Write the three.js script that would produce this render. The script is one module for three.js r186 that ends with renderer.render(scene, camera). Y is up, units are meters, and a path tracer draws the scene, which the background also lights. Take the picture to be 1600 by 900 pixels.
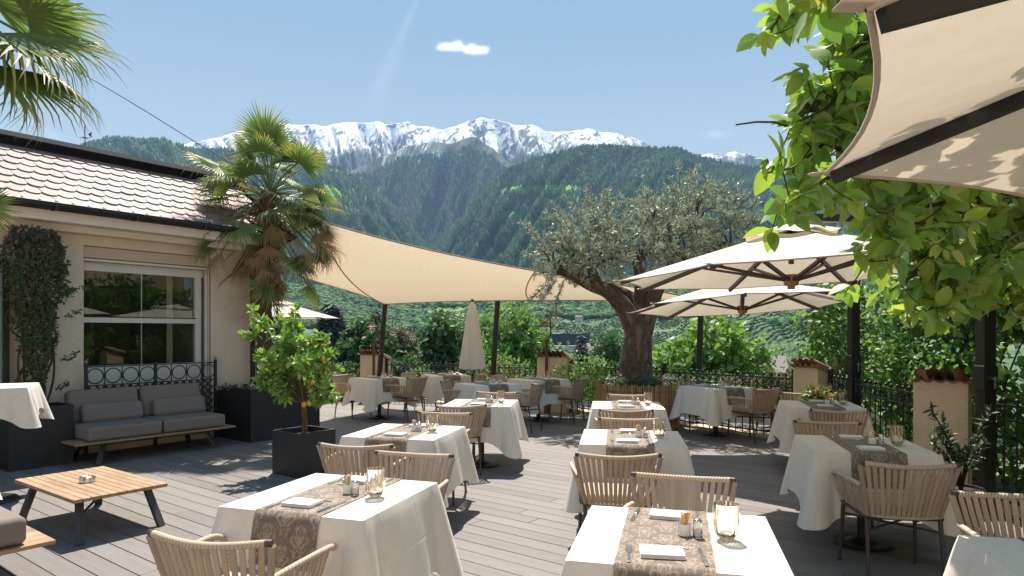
import * as THREE from 'three';
import { mergeGeometries } from 'three/addons/utils/BufferGeometryUtils.js';
import { RoundedBoxGeometry } from 'three/addons/geometries/RoundedBoxGeometry.js';
import { ImprovedNoise } from 'three/addons/math/ImprovedNoise.js';

// ---------- camera, sky, sun, exposure ----------
const scene = new THREE.Scene();
const camera = new THREE.PerspectiveCamera(47.4, 1600 / 900, 0.05, 40000);
camera.position.set(0, 1.6, 0);
camera.lookAt(0, 1.6, -10);
camera.setViewOffset(1600, 900, 0, -70, 1600, 900);   // vertical lens shift, verticals stay parallel
camera.updateProjectionMatrix();
const renderer = new THREE.WebGLRenderer({ antialias: true });
renderer.setSize(1024, 576);
renderer.toneMapping = THREE.LinearToneMapping;
renderer.toneMappingExposure = 2.65;
renderer.shadowMap.enabled = true;
const SUN = new THREE.Vector3(-0.06, 1, -0.49).normalize();
{
  const w = 2048, h = 1024, data = new Float32Array(w * h * 4);
  const noise = new ImprovedNoise();
  const fbm = (x, y, z) => noise.noise(x, y, z) * .5 + noise.noise(x * 2.1, y * 2.1, z + 3) * .27 + noise.noise(x * 4.3, y * 4.3, z + 7) * .15 + noise.noise(x * 8.7, y * 8.7, z + 9) * .08;
  const mix = (a, b, t) => a + (b - a) * t, sm = (a, b, x) => { const t = Math.min(1, Math.max(0, (x - a) / (b - a))); return t * t * (3 - 2 * t); };
  for (let j = 0; j < h; j++) for (let i = 0; i < w; i++) {
    const el = ((j + .5) / h - .5) * Math.PI, az = ((i + .5) / w - .5) * 2 * Math.PI;
    const ce = Math.cos(el), dx = Math.cos(az) * ce, dy = Math.sin(el), dz = Math.sin(az) * ce;
    const e = Math.max(0, dy), k = 1 - Math.pow(1 - e, 3.2);
    let r = mix(.50, .045, k), g = mix(.52, .13, k), b = mix(.46, .23, k);
    const c = Math.max(0, dx * SUN.x + dy * SUN.y + dz * SUN.z);
    const glow = .08 * Math.pow(c, 6) + .8 * Math.pow(c, 60);
    r += glow * .8; g += glow * .82; b += glow * .8;
    if (dy < 0) { r *= .45; g *= .45; b *= .4; }
    if (dz < 0 && dy > 0) {                    // the little cloud, contrails and a faint veil
      const px = 800 + 1025 * dx / -dz, py = 520 - 1025 * dy / -dz;
      if (px > -400 && px < 2000 && py > -300) {
        let a = 0;
        const n = fbm(px * .03, py * .045, 1.7);
        for (const [cx, cy, rx, ry] of [[706, 74, 21, 9], [714, 69, 9, 6], [746, 78, 22, 6.5], [738, 74, 9, 5]]) a = Math.max(a, 1 - Math.hypot((px - cx) / rx, (py - cy) / ry) + n * 1.1);
        a = sm(.05, .45, a) * .95;
        const t = (py - 10) / 150, lx = 646 - 62 * t, wq = 5 + 9 * t;
        if (t > -1 && t < 1.3) a = Math.max(a, .09 * Math.exp(-Math.pow((px - lx) / wq, 2)) * sm(1.3, .7, t) * sm(-1, -.2, t) * (.8 + n));
        const t2 = (px - 20) / 90; if (t2 > 0 && t2 < 1.2) a = Math.max(a, .16 * Math.exp(-Math.pow((py - 172 - 58 * t2) / 5, 2)) * sm(0, .4, t2));
        a = Math.max(a, .3 * Math.exp(-Math.pow((px - 1122) / 16, 2) - Math.pow((py - 209) / 5, 2)) * (1 + n * 2));
        a = Math.min(1, Math.max(0, a));
        r = mix(r, .62, a); g = mix(g, .63, a); b = mix(b, .64, a);
      }
    }
    const o = (j * w + i) * 4; data[o] = r; data[o + 1] = g; data[o + 2] = b; data[o + 3] = 1;
  }
  const sky = new THREE.DataTexture(data, w, h, THREE.RGBAFormat, THREE.FloatType);
  sky.mapping = THREE.EquirectangularReflectionMapping; sky.magFilter = THREE.LinearFilter; sky.minFilter = THREE.LinearFilter; sky.needsUpdate = true;
  scene.background = sky; scene.environment = sky;
}
const sun = new THREE.DirectionalLight(0xfff5e8, 3.8);
sun.position.copy(SUN).multiplyScalar(60); sun.castShadow = true;
sun.shadow.mapSize.set(4096, 4096);
Object.assign(sun.shadow.camera, { left: -20, right: 20, top: 20, bottom: -20, near: 1, far: 140 });
scene.add(sun, sun.target);
scene.fog = new THREE.FogExp2(0x9cc0ec, 5.2e-5);

// ---------- helpers ----------
let seedState = 12345;
const seed = (s) => { seedState = s >>> 0; };
const rnd = (a = 0, b = 1) => { seedState = (seedState + 0x6d2b79f5) | 0; let t = Math.imul(seedState ^ (seedState >>> 15), 1 | seedState); t = (t + Math.imul(t ^ (t >>> 7), 61 | t)) ^ t; return a + (b - a) * (((t ^ (t >>> 14)) >>> 0) / 4294967296); };
const gauss = () => (rnd() + rnd() + rnd() + rnd() - 2) * .87;
const V = (x, y, z) => new THREE.Vector3(x, y, z);
const perlin = new ImprovedNoise();
const noise3 = (x, y, z) => perlin.noise(x, y, z);
const fbm = (x, y, z, o = 4) => { let s = 0, a = .5; for (let i = 0; i < o; i++) { s += a * noise3(x, y, z); x = x * 2.03 + 1.7; y = y * 2.03 + 5.1; z = z * 2.03 + 2.3; a *= .5; } return s; };
const ridged = (x, y, z, o = 4) => { let s = 0, a = .5; for (let i = 0; i < o; i++) { s += a * (1 - Math.abs(noise3(x, y, z)) * 2); x = x * 2.1 + 3.1; y = y * 2.1 + 1.1; z += 4; a *= .5; } return s; };
const lerp = (a, b, t) => a + (b - a) * t;
const clamp = (x, a = 0, b = 1) => Math.min(b, Math.max(a, x));
const smooth = (a, b, x) => { const t = clamp((x - a) / (b - a)); return t * t * (3 - 2 * t); };
const at = (px, py, d) => V((px - 800) / 1025 * d, 1.6 - (py - 520) / 1025 * d, -d);   // a point at a given distance along a line of sight
const used = new Map();
function numbered(name) { const n = used.get(name) || 0; used.set(name, n + 1); return n ? name + '_' + String(n).padStart(3, '0') : name; }
function tag(o, label, category, group) { o.userData.label = label; o.userData.category = category; if (group) o.userData.group = group; return o; }
function thing(name, label, category, pos = [0, 0, 0], turn = 0, group) {
  const o = new THREE.Group(); o.name = numbered(name); o.position.set(...pos); o.rotation.y = turn; scene.add(o);
  return tag(o, label, category, group);
}
function mesh(name, geo, mat, parent) { const m = new THREE.Mesh(geo, mat); m.name = parent ? name : numbered(name); m.castShadow = m.receiveShadow = true; (parent || scene).add(m); return m; }
function structure(name, geo, mat) { const m = mesh(name, geo, mat); m.userData.kind = 'structure'; return m; }
function copyOf(o, label, pos, turn) { const c = o.clone(); c.name = numbered(o.name.replace(/_\d\d\d$/, '')); scene.add(c); c.userData = { ...o.userData, label }; c.position.set(...pos); c.rotation.set(0, turn, 0); return c; }
const plain = (g) => { const n = g.index ? g.toNonIndexed() : g; for (const k of Object.keys(n.attributes)) if (!['position', 'normal', 'uv'].includes(k)) n.deleteAttribute(k); return n; };
const merge = (list) => mergeGeometries(list.map(plain));
const box = (w, h, d, x = 0, y = 0, z = 0) => new THREE.BoxGeometry(w, h, d).translate(x, y, z);
const rbox = (w, h, d, r = .01, x = 0, y = 0, z = 0, s = 2) => new RoundedBoxGeometry(w, h, d, s, r).translate(x, y, z);
const cyl = (r0, r1, h, n = 16, x = 0, y = 0, z = 0) => new THREE.CylinderGeometry(r0, r1, h, n).translate(x, y, z);   // r0 top, r1 bottom
function rod(a, b, ra, rb = ra, n = 8) { const d = b.clone().sub(a), L = d.length(); const g = new THREE.CylinderGeometry(rb, ra, L, n); g.applyQuaternion(new THREE.Quaternion().setFromUnitVectors(V(0, 1, 0), d.normalize())); return g.translate((a.x + b.x) / 2, (a.y + b.y) / 2, (a.z + b.z) / 2); }
function strip(a, b, w, t, out, taper = 1) {      // a flat strap from a to b, its broad face along out
  const d = b.clone().sub(a), L = d.length(); d.normalize(); const x = d.clone().cross(out).normalize(), z = x.clone().cross(d).normalize();
  const g = new THREE.BoxGeometry(w, L, t); const m = new THREE.Matrix4().makeBasis(x, d, z).setPosition(a.clone().add(b).multiplyScalar(.5)); return g.applyMatrix4(m);
}
const tube = (pts, r, n = 24, k = 8, closed = false) => new THREE.TubeGeometry(new THREE.CatmullRomCurve3(pts, closed, 'catmullrom', .5), n, r, k, closed);
function taperTube(pts, r0, r1, n = 16, k = 8, wob = 0) {
  const c = new THREE.CatmullRomCurve3(pts), g = new THREE.TubeGeometry(c, n, 1, k, false), p = g.attributes.position;
  for (let i = 0; i <= n; i++) { const o = c.getPointAt(i / n), r = lerp(r0, r1, i / n); for (let j = 0; j <= k; j++) { const q = i * (k + 1) + j; const w = r * (1 + wob * noise3(i * .5, Math.cos(j / k * 6.283) * 1.6, Math.sin(j / k * 6.283) * 1.6)); p.setXYZ(q, o.x + (p.getX(q) - o.x) * w, o.y + (p.getY(q) - o.y) * w, o.z + (p.getZ(q) - o.z) * w); } }
  g.computeVertexNormals(); return g;
}
function grid(nu, nv, fn) {                        // a sheet; fn(u, v) -> Vector3
  const pos = [], uv = [], idx = [];
  for (let j = 0; j <= nv; j++) for (let i = 0; i <= nu; i++) { const p = fn(i / nu, j / nv); pos.push(p.x, p.y, p.z); uv.push(i / nu, j / nv); }
  for (let j = 0; j < nv; j++) for (let i = 0; i < nu; i++) { const a = j * (nu + 1) + i, b = a + 1, c = a + nu + 1, d = c + 1; idx.push(a, b, d, a, d, c); }
  const g = new THREE.BufferGeometry(); g.setAttribute('position', new THREE.Float32BufferAttribute(pos, 3)); g.setAttribute('uv', new THREE.Float32BufferAttribute(uv, 2)); g.setIndex(idx); g.computeVertexNormals(); return g;
}
function boxUV(g, s = 1) {                         // texture coordinates in metres from the face direction
  g = plain(g); const p = g.attributes.position, n = g.attributes.normal, uv = new Float32Array(p.count * 2);
  for (let i = 0; i < p.count; i++) { const ax = Math.abs(n.getX(i)), ay = Math.abs(n.getY(i)), az = Math.abs(n.getZ(i)); let u, v; if (ay >= ax && ay >= az) { u = p.getX(i); v = p.getZ(i); } else if (ax >= az) { u = p.getZ(i); v = p.getY(i); } else { u = p.getX(i); v = p.getY(i); } uv[i * 2] = u * s; uv[i * 2 + 1] = v * s; }
  g.setAttribute('uv', new THREE.BufferAttribute(uv, 2)); return g;
}
function texture(w, h, fn, srgb = true, rx = 1, ry = 1) {   // fn(u, v, x, y) -> [r, g, b] 0..1
  const d = new Uint8Array(w * h * 4);
  for (let j = 0; j < h; j++) for (let i = 0; i < w; i++) { const c = fn(i / w, j / h, i, j), o = (j * w + i) * 4; d[o] = clamp(c[0]) * 255; d[o + 1] = clamp(c[1]) * 255; d[o + 2] = clamp(c[2]) * 255; d[o + 3] = 255; }
  const t = new THREE.DataTexture(d, w, h); t.magFilter = THREE.LinearFilter; t.minFilter = THREE.LinearMipmapLinearFilter; t.generateMipmaps = true; t.wrapS = t.wrapT = THREE.RepeatWrapping; if (srgb) t.colorSpace = THREE.SRGBColorSpace; t.repeat.set(rx, ry); t.needsUpdate = true; return t;
}
// tileable value noise for textures
function tileNoise(u, v, f, s) { const x = u * f, y = v * f, x0 = Math.floor(x), y0 = Math.floor(y), fx = x - x0, fy = y - y0; const h = (a, b) => { a = ((a % f) + f) % f; b = ((b % f) + f) % f; const q = Math.sin(a * 127.1 + b * 311.7 + s * 74.7) * 43758.5453; return q - Math.floor(q); }; const ex = fx * fx * (3 - 2 * fx), ey = fy * fy * (3 - 2 * fy); return lerp(lerp(h(x0, y0), h(x0 + 1, y0), ex), lerp(h(x0, y0 + 1), h(x0 + 1, y0 + 1), ex), ey); }
function tile2(u, v, fu, fv, s) { const x = u * fu, y = v * fv, x0 = Math.floor(x), y0 = Math.floor(y), fx = x - x0, fy = y - y0; const h = (a, b) => { a = ((a % fu) + fu) % fu; b = ((b % fv) + fv) % fv; const q = Math.sin(a * 127.1 + b * 311.7 + s * 74.7) * 43758.5453; return q - Math.floor(q); }; const ex = fx * fx * (3 - 2 * fx), ey = fy * fy * (3 - 2 * fy); return lerp(lerp(h(x0, y0), h(x0 + 1, y0), ex), lerp(h(x0, y0 + 1), h(x0 + 1, y0 + 1), ex), ey); }
const tfbm = (u, v, f, s) => tileNoise(u, v, f, s) * .5 + tileNoise(u, v, f * 2, s + 1) * .27 + tileNoise(u, v, f * 4, s + 2) * .15 + tileNoise(u, v, f * 8, s + 3) * .08;
const std = (o) => new THREE.MeshStandardMaterial(o), phy = (o) => new THREE.MeshPhysicalMaterial(o);
const lin = (r, g, b) => new THREE.Color().setRGB(r, g, b);
// ---------- valley, hills and mountains ----------
const skyPts = (a) => (x) => { if (x <= a[0][0]) return a[0][1]; for (let i = 1; i < a.length; i++) if (x <= a[i][0]) { const t = (x - a[i - 1][0]) / (a[i][0] - a[i - 1][0]), e = t * t * (3 - 2 * t); return lerp(a[i - 1][1], a[i][1], lerp(t, e, .6)); } return a[a.length - 1][1]; };
// a hill: crest bearing curve (given as bearing x = 800 + 1025 tan(bearing), elevation likewise), crest distance, foot distance and foot height
function hill({ name, crest, R1, R0, y0, x0, x1, nu, nv, rough, ribs, ribDir, jag, color, mat, power = 1.15, zoff = 0 }) {
  const cy = skyPts(crest);
  const surf = (x, v) => {                       // v 0 foot .. 1 crest .. 1.25 behind the crest
    const el = (520 - cy(x) + jag * fbm(x * .02, zoff, 3.3, 6)) / 1025, hc = 1.6 + el * R1;
    const t = Math.min(v, 1), fade = Math.sin(Math.PI * clamp(t)) ** .8;
    const rb = ridged(x * ribs + t * ribDir, t * .8 + zoff, 1.5, 5), fn = fbm(x * .05 + t * 2, t * 9, zoff, 5);
    let d = lerp(R0, R1, t) - fade * (R1 - R0) * (.22 * (rb - .55) + .0 * fn);
    let y = lerp(y0, hc, Math.pow(t, power)) + fade * (hc - y0) * rough * (rb - .55 + .5 * fn);
    y = Math.min(y, 1.6 + (el + .004 + .02 * (1 - t)) * d);
    if (v > 1) { d = R1 + (v - 1) * R1 * .6; y = hc - (v - 1) * R1 * .35; }
    const bear = (x - 800) / 1025;
    return V(bear * d, y, -d);
  };
  const g = grid(nu, nv, (u, v) => surf(lerp(x0, x1, u), v * 1.12));
  const p = g.attributes.position, n = g.attributes.normal, col = new Float32Array(p.count * 3), c = [0, 0, 0];
  for (let i = 0; i < p.count; i++) {
    const x = p.getX(i), y = p.getY(i), z = p.getZ(i), px = 800 + 1025 * x / -z, py = 520 - 1025 * (y - 1.6) / -z;
    color(px, py, x, y, z, Math.abs(n.getY(i)), c); col.set(c, i * 3);
  }
  g.setAttribute('color', new THREE.BufferAttribute(col, 3));
  structure(name, g, mat || groundMat);
  return surf;
}
const groundMat = std({ vertexColors: true, roughness: .95 });
const C3 = (o, a) => { o[0] = a[0]; o[1] = a[1]; o[2] = a[2]; };
const mix3 = (o, a, b, t) => { for (let i = 0; i < 3; i++) o[i] = lerp(a[i], b[i], t); };
const FOREST = [.05, .105, .045], FOREST2 = [.115, .21, .06], MEADOW = [.15, .30, .065], ROCK = [.15, .142, .132], SNOW = [.92, .92, .93], EARTH = [.3, .26, .2];
const snowRidge = [[-400, 330], [100, 262], [300, 224], [340, 214], [370, 205], [420, 196], [450, 191], [480, 193], [520, 195], [556, 191], [590, 190], [606, 196], [636, 190], [650, 198], [690, 201], [712, 196], [735, 190], [752, 185], [772, 187], [790, 190], [806, 194], [830, 194], [856, 207], [876, 206], [888, 204], [905, 201], [920, 200], [940, 208], [962, 209], [985, 213], [1005, 222], [1020, 231], [1055, 252], [1085, 246], [1105, 240], [1125, 238], [1145, 235], [1165, 239], [1182, 248], [1230, 276], [1320, 320], [1700, 380]];
hill({ name: 'snow_mountain', crest: snowRidge, R1: 9500, R0: 6200, y0: 350, x0: 150, x1: 1500, nu: 900, nv: 260, rough: .16, ribs: .03, ribDir: 1.2, jag: 10, power: 1.0, zoff: 2.2,
  color(px, py, x, y, z, ny, c) {
    const n = fbm(x * .0022, y * .0022, z * .0022, 6), m = fbm(x * .012, y * .009, z * .012, 4), st = fbm(px * .11, py * .012, 5, 4);
    const line = 236 + 26 * fbm(px * .014, 2, 1, 4) + 12 * st;
    const s = clamp((line - py) / 26 + .9 + n * 1.6 + m * .8);
    const rocky = smooth(.06, .18, m * .8 + n * .6 + st * .25 + (.7 - ny) * .3 - .05);
    const base = [0, 0, 0]; mix3(base, FOREST, ROCK, smooth(.45, .8, s + m * .5) * .55);
    const sn = smooth(.55, .95, s) * (1 - rocky * .85);
    mix3(c, base, SNOW, sn); if (s > .7 && rocky > .5) mix3(c, c.slice(), [.16, .16, .165], .8 * rocky);
  } });
const forestColor = (extra) => (px, py, x, y, z, ny, c) => {
  const n = fbm(x * .0016, y * .0016, z * .0016, 5), m = fbm(x * .02, y * .02, z * .02, 3);
  mix3(c, FOREST, FOREST2, smooth(-.12, .22, n + m * .7)); if (extra) extra(px, py, x, y, z, ny, c, n, m);
};
const scree = (c, px, py, list, m) => { for (const [x0, y0, x1, y1, w] of list) { const t = clamp(((px - x0) * (x1 - x0) + (py - y0) * (y1 - y0)) / ((x1 - x0) ** 2 + (y1 - y0) ** 2)), d = Math.hypot(px - x0 - t * (x1 - x0), py - y0 - t * (y1 - y0)); const k = smooth(w, w * .3, d + m * 9); if (k > 0) mix3(c, c.slice(), EARTH, k * .8); } };
const spurHill = hill({ name: 'forest_spur', crest: [[470, 330], [520, 285], [560, 262], [600, 244], [640, 226], [676, 222], [700, 224], [740, 213], [768, 230], [786, 246], [806, 262], [840, 292], [880, 330], [930, 390]], R1: 6600, R0: 4300, y0: 120, x0: 470, x1: 930, nu: 420, nv: 220, rough: .13, ribs: .022, ribDir: -1.4, jag: 4, zoff: 7.7,
  color: forestColor((px, py, x, y, z, ny, c, n, m) => {
    const st = fbm(px * .34 + py * .12, py * .022, 9, 4); const s = smooth(266, 222, py + 60 * n) * smooth(.08, .2, st + .05 + .3 * n - smooth(640, 730, px) * .25);
    mix3(c, c.slice(), [.045, .065, .04], .75); mix3(c, c.slice(), ROCK, smooth(290, 235, py) * .45 * smooth(-.1, .15, n + m * .4)); mix3(c, c.slice(), SNOW, s * smooth(760, 700, px));
    scree(c, px, py, [[625, 232, 618, 255, 3], [590, 292, 600, 268, 3], [594, 285, 588, 300, 5], [672, 295, 676, 308, 5], [655, 275, 650, 292, 3]], m);
  }) });
const leftHill = hill({ name: 'forest_hill', crest: [[-700, 330], [-200, 290], [0, 268], [90, 243], [140, 222], [175, 214], [205, 214], [245, 217], [300, 229], [350, 232], [420, 246], [480, 256], [530, 262], [565, 282], [600, 308], [630, 338], [655, 368], [690, 402], [740, 440]], R1: 4600, R0: 2100, y0: 60, x0: -700, x1: 740, nu: 760, nv: 240, rough: .13, ribs: .012, ribDir: 1.6, jag: 5, zoff: 11.1,
  color: forestColor((px, py, x, y, z, ny, c, n, m) => { const k = smooth(22, 14, Math.hypot((px - 505) * .55, py - 305) + m * 14); mix3(c, c.slice(), MEADOW, k); const k2 = smooth(16, 8, Math.hypot((px - 540) * .2, py - 462) + m * 10); mix3(c, c.slice(), MEADOW, k2); }) });
const rightHill = hill({ name: 'forest_hill', crest: [[610, 436], [650, 405], [690, 372], [720, 342], [750, 305], [775, 276], [800, 258], [840, 245], [868, 238], [890, 233], [915, 228], [940, 224], [970, 226], [1000, 228], [1040, 232], [1064, 235], [1085, 244], [1120, 252], [1180, 263], [1250, 274], [1400, 292], [1700, 320], [2300, 350]], R1: 4300, R0: 2000, y0: 40, x0: 610, x1: 2300, nu: 900, nv: 260, rough: .14, ribs: .013, ribDir: -2.2, jag: 4, zoff: 17.3,
  color: forestColor((px, py, x, y, z, ny, c, n, m) => {
    const k = smooth(9, 5.5, Math.hypot((px - 845) * .1, (py - 295 + (px - 845) * .04) * 1.2) + m * 6); mix3(c, c.slice(), MEADOW, k);
    const k2 = smooth(14, 7, Math.hypot((px - 800) * .45, py - 337) + m * 10); mix3(c, c.slice(), MEADOW, k2 * .7);
    scree(c, px, py, [[1000, 264, 1008, 292, 4], [1014, 288, 1016, 306, 5], [1050, 262, 1046, 280, 3], [1018, 300, 1030, 318, 4], [855, 272, 857, 290, 2.5], [872, 268, 872, 280, 3], [1120, 275, 1122, 292, 3], [650, 348, 655, 366, 4], [1034, 270, 1036, 284, 2]], m);
  }) });
const fieldsAt = (px, py) => { const w = 26 * fbm(px * .012, py * .05, 4.4, 3), v = 12 * fbm(px * .01, py * .03, 8.8, 3); const x = px + w * 1.4, y = py + v; return (x > 1120 && y > 449) ? 1 : (x > 672 && x < 738 && y > 482 && y < 511) ? 2 : (y > 499 && x > 850 && x < 1130 || y > 516) ? 3 : 0; };
const foothill = hill({ name: 'vineyard_foothill', crest: [[-600, 452], [200, 448], [450, 446], [560, 450], [640, 452], [760, 446], [900, 440], [1000, 436], [1100, 440], [1200, 440], [1300, 438], [1600, 430], [2200, 430]], R1: 1900, R0: 620, y0: -22, x0: -600, x1: 2200, nu: 900, nv: 240, rough: .07, ribs: .006, ribDir: .8, jag: 2, zoff: 23.9, power: 1.25,
  color: forestColor((px, py, x, y, z, ny, c, n, m) => {
    const f = fieldsAt(px + m * 14, py + m * 8);
    if (f) {
      const cell = Math.floor(px / 62 + n * 2) * 7.31 + Math.floor((py + px * .12) / 16 + n) * 3.17, h = Math.abs(Math.sin(cell * 12.9898) * 43758.5453) % 1;
      const rows = .5 + .5 * Math.sin((x * Math.cos(h * 2 - 1) + z * Math.sin(h * 2 - 1)) * .75);
      mix3(c, [.035, .08, .025], [.065, .125, .04], h * .5 + rows * .5); if (h > .88) mix3(c, c.slice(), [.2, .19, .14], .4);
      if (f === 2) mix3(c, [.12, .22, .05], [.2, .3, .08], h);
      if (((py + px * .12) / 16 + n) % 1 < .09) mix3(c, c.slice(), [.22, .2, .17], .35);
    }
  }) });
{ // valley floor and the slope below the terrace
  const g = grid(260, 160, (u, v) => { const r = 12 * Math.pow(160, v), a = lerp(-1.35, 1.35, u); const y = lerp(-3.2, -19, smooth(14, 260, r)) + fbm(Math.sin(a) * r * .02, r * .02, 1) * Math.min(2, r * .02); return V(Math.sin(a) * r, y, -Math.cos(a) * r); });
  const p = g.attributes.position, col = new Float32Array(p.count * 3), c = [0, 0, 0];
  for (let i = 0; i < p.count; i++) { const x = p.getX(i), z = p.getZ(i), n = fbm(x * .03, z * .03, 3, 4), h = Math.abs(Math.sin(Math.floor(x / 60 + n) * 12.9 + Math.floor(z / 70) * 78.2) * 437.5) % 1; mix3(c, [.035, .075, .024], [.075, .14, .04], clamp(h * .6 + n + .2)); col.set(c, i * 3); }
  g.setAttribute('color', new THREE.BufferAttribute(col, 3)); structure('valley_ground', g, groundMat);
  const plane = new THREE.PlaneGeometry(36000, 36000).rotateX(-Math.PI / 2).translate(0, -60, 0); structure('ground', plane, std({ color: lin(.07, .1, .04), roughness: 1 }));
}
function forest(name, label, surf, n, x0, x1, v0, v1, hgt, skip, conifer, s) {
  seed(s);
  let g;
  if (conifer) g = merge([new THREE.ConeGeometry(.26, .55, 6, 1, true).translate(0, .72, 0), new THREE.ConeGeometry(.36, .6, 6, 1, true).translate(0, .36, 0)]);
  else { g = new THREE.IcosahedronGeometry(.5, 1); const p = g.attributes.position; for (let i = 0; i < p.count; i++) { const k = 1 + .35 * noise3(p.getX(i) * 5, p.getY(i) * 5, p.getZ(i) * 5); p.setXYZ(i, p.getX(i) * k, p.getY(i) * k * .85 + .4, p.getZ(i) * k); } g.computeVertexNormals(); }
  const im = new THREE.InstancedMesh(g, std({ color: 0xffffff, roughness: .95 }), n); im.name = numbered(name); im.userData = { kind: 'stuff', label, category: 'forest' };
  const m = new THREE.Matrix4(), q = new THREE.Quaternion(), c = new THREE.Color(); let k = 0, tries = 0;
  while (k < n && tries++ < n * 4) {
    const x = rnd(x0, x1), v = rnd(v0, v1), p = surf(x, v), px = x, py = 520 - 1025 * (p.y - 1.6) / -p.z, j = fbm(p.x * .004, p.z * .004, 2, 3);
    if (skip && skip(px, py, j)) continue;
    const h = hgt * rnd(.6, 1.35), w = h * (conifer ? rnd(.7, 1.1) : rnd(.8, 1.3));
    q.setFromAxisAngle(V(0, 1, 0), rnd(0, 6.28)); m.compose(p.add(V(0, -h * .12, 0)), q, V(w, h, w)); im.setMatrixAt(k, m);
    const t = clamp(.5 + j * 1.6 + rnd(-.35, .35)), b = rnd(.75, 1.25);
    im.setColorAt(k, c.setRGB(lerp(FOREST[0], FOREST2[0], t) * b, lerp(FOREST[1], FOREST2[1], t) * b, lerp(FOREST[2], FOREST2[2], t) * b)); k++;
  }
  im.count = k; im.castShadow = im.receiveShadow = true; scene.add(im);
}
forest('conifer_forest', 'blue green conifer forest on the central mountain spur', spurHill, 16000, 500, 900, .05, .93, 34, (px, py, j) => py < 240 + 30 * j && px < 705 || Math.hypot(px - 592, py - 292) < 5 || Math.hypot(px - 673, py - 301) < 6, true, 5);
forest('conifer_forest', 'dense dark conifer forest on the hill behind the roof and palm', leftHill, 34000, -60, 740, .02, .99, 26, (px, py) => Math.hypot((px - 505) * .55, py - 305) < 16 || Math.hypot((px - 540) * .2, py - 462) < 9, true, 6);
forest('conifer_forest', 'dense conifer forest on the broad hill behind the olive tree', rightHill, 60000, 620, 1700, .02, .99, 25, (px, py) => Math.hypot((px - 845) * .1, (py - 295 + (px - 845) * .04) * 1.2) < 7 || Math.hypot((px - 800) * .45, py - 337) < 8 || Math.hypot(px - 1004, py - 278) < 5 || Math.hypot(px - 1015, py - 298) < 6, true, 7);
forest('valley_woods', 'mid green broadleaf woods along the foot of the hills', foothill, 16000, -100, 1750, .03, 1.0, 13, (px, py, j) => fieldsAt(px, py) ? j < .3 : false, false, 8);

{ // vineyard rows on the fields
  seed(9); const g = new THREE.IcosahedronGeometry(.5, 0).scale(1, .9, 1.6).rotateY(.64).translate(0, .3, 0), n = 26000, im = new THREE.InstancedMesh(g, std({ color: 0xffffff, roughness: .95 }), n); im.name = 'vineyard_rows'; im.userData = { kind: 'stuff', label: 'green vineyard rows covering the lower valley fields', category: 'vineyard' };
  const m = new THREE.Matrix4(), q = new THREE.Quaternion(), c = new THREE.Color(); let k = 0, tries = 0;
  while (k < n && tries++ < n * 8) { const x = rnd(640, 1750), v = Math.pow(rnd(), 1.3) * .8 + .01, p = foothill(x, v), py = 520 - 1025 * (p.y - 1.6) / -p.z; if (!fieldsAt(x, py)) continue; const a = p.x * .8 + p.z * .6, d = Math.round(a / 11) * 11 - a; p.x += .8 * d; p.z += .6 * d; if (noise3(p.x * .012, p.z * .02, 4) > .22) continue; const s = rnd(2.2, 3.4); m.compose(p, q, V(s, s * .9, s)); im.setMatrixAt(k, m); const b = rnd(.8, 1.2); im.setColorAt(k, c.setRGB(.042 * b, .09 * b, .028 * b)); k++; }
  im.count = k; scene.add(im);
}
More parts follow.
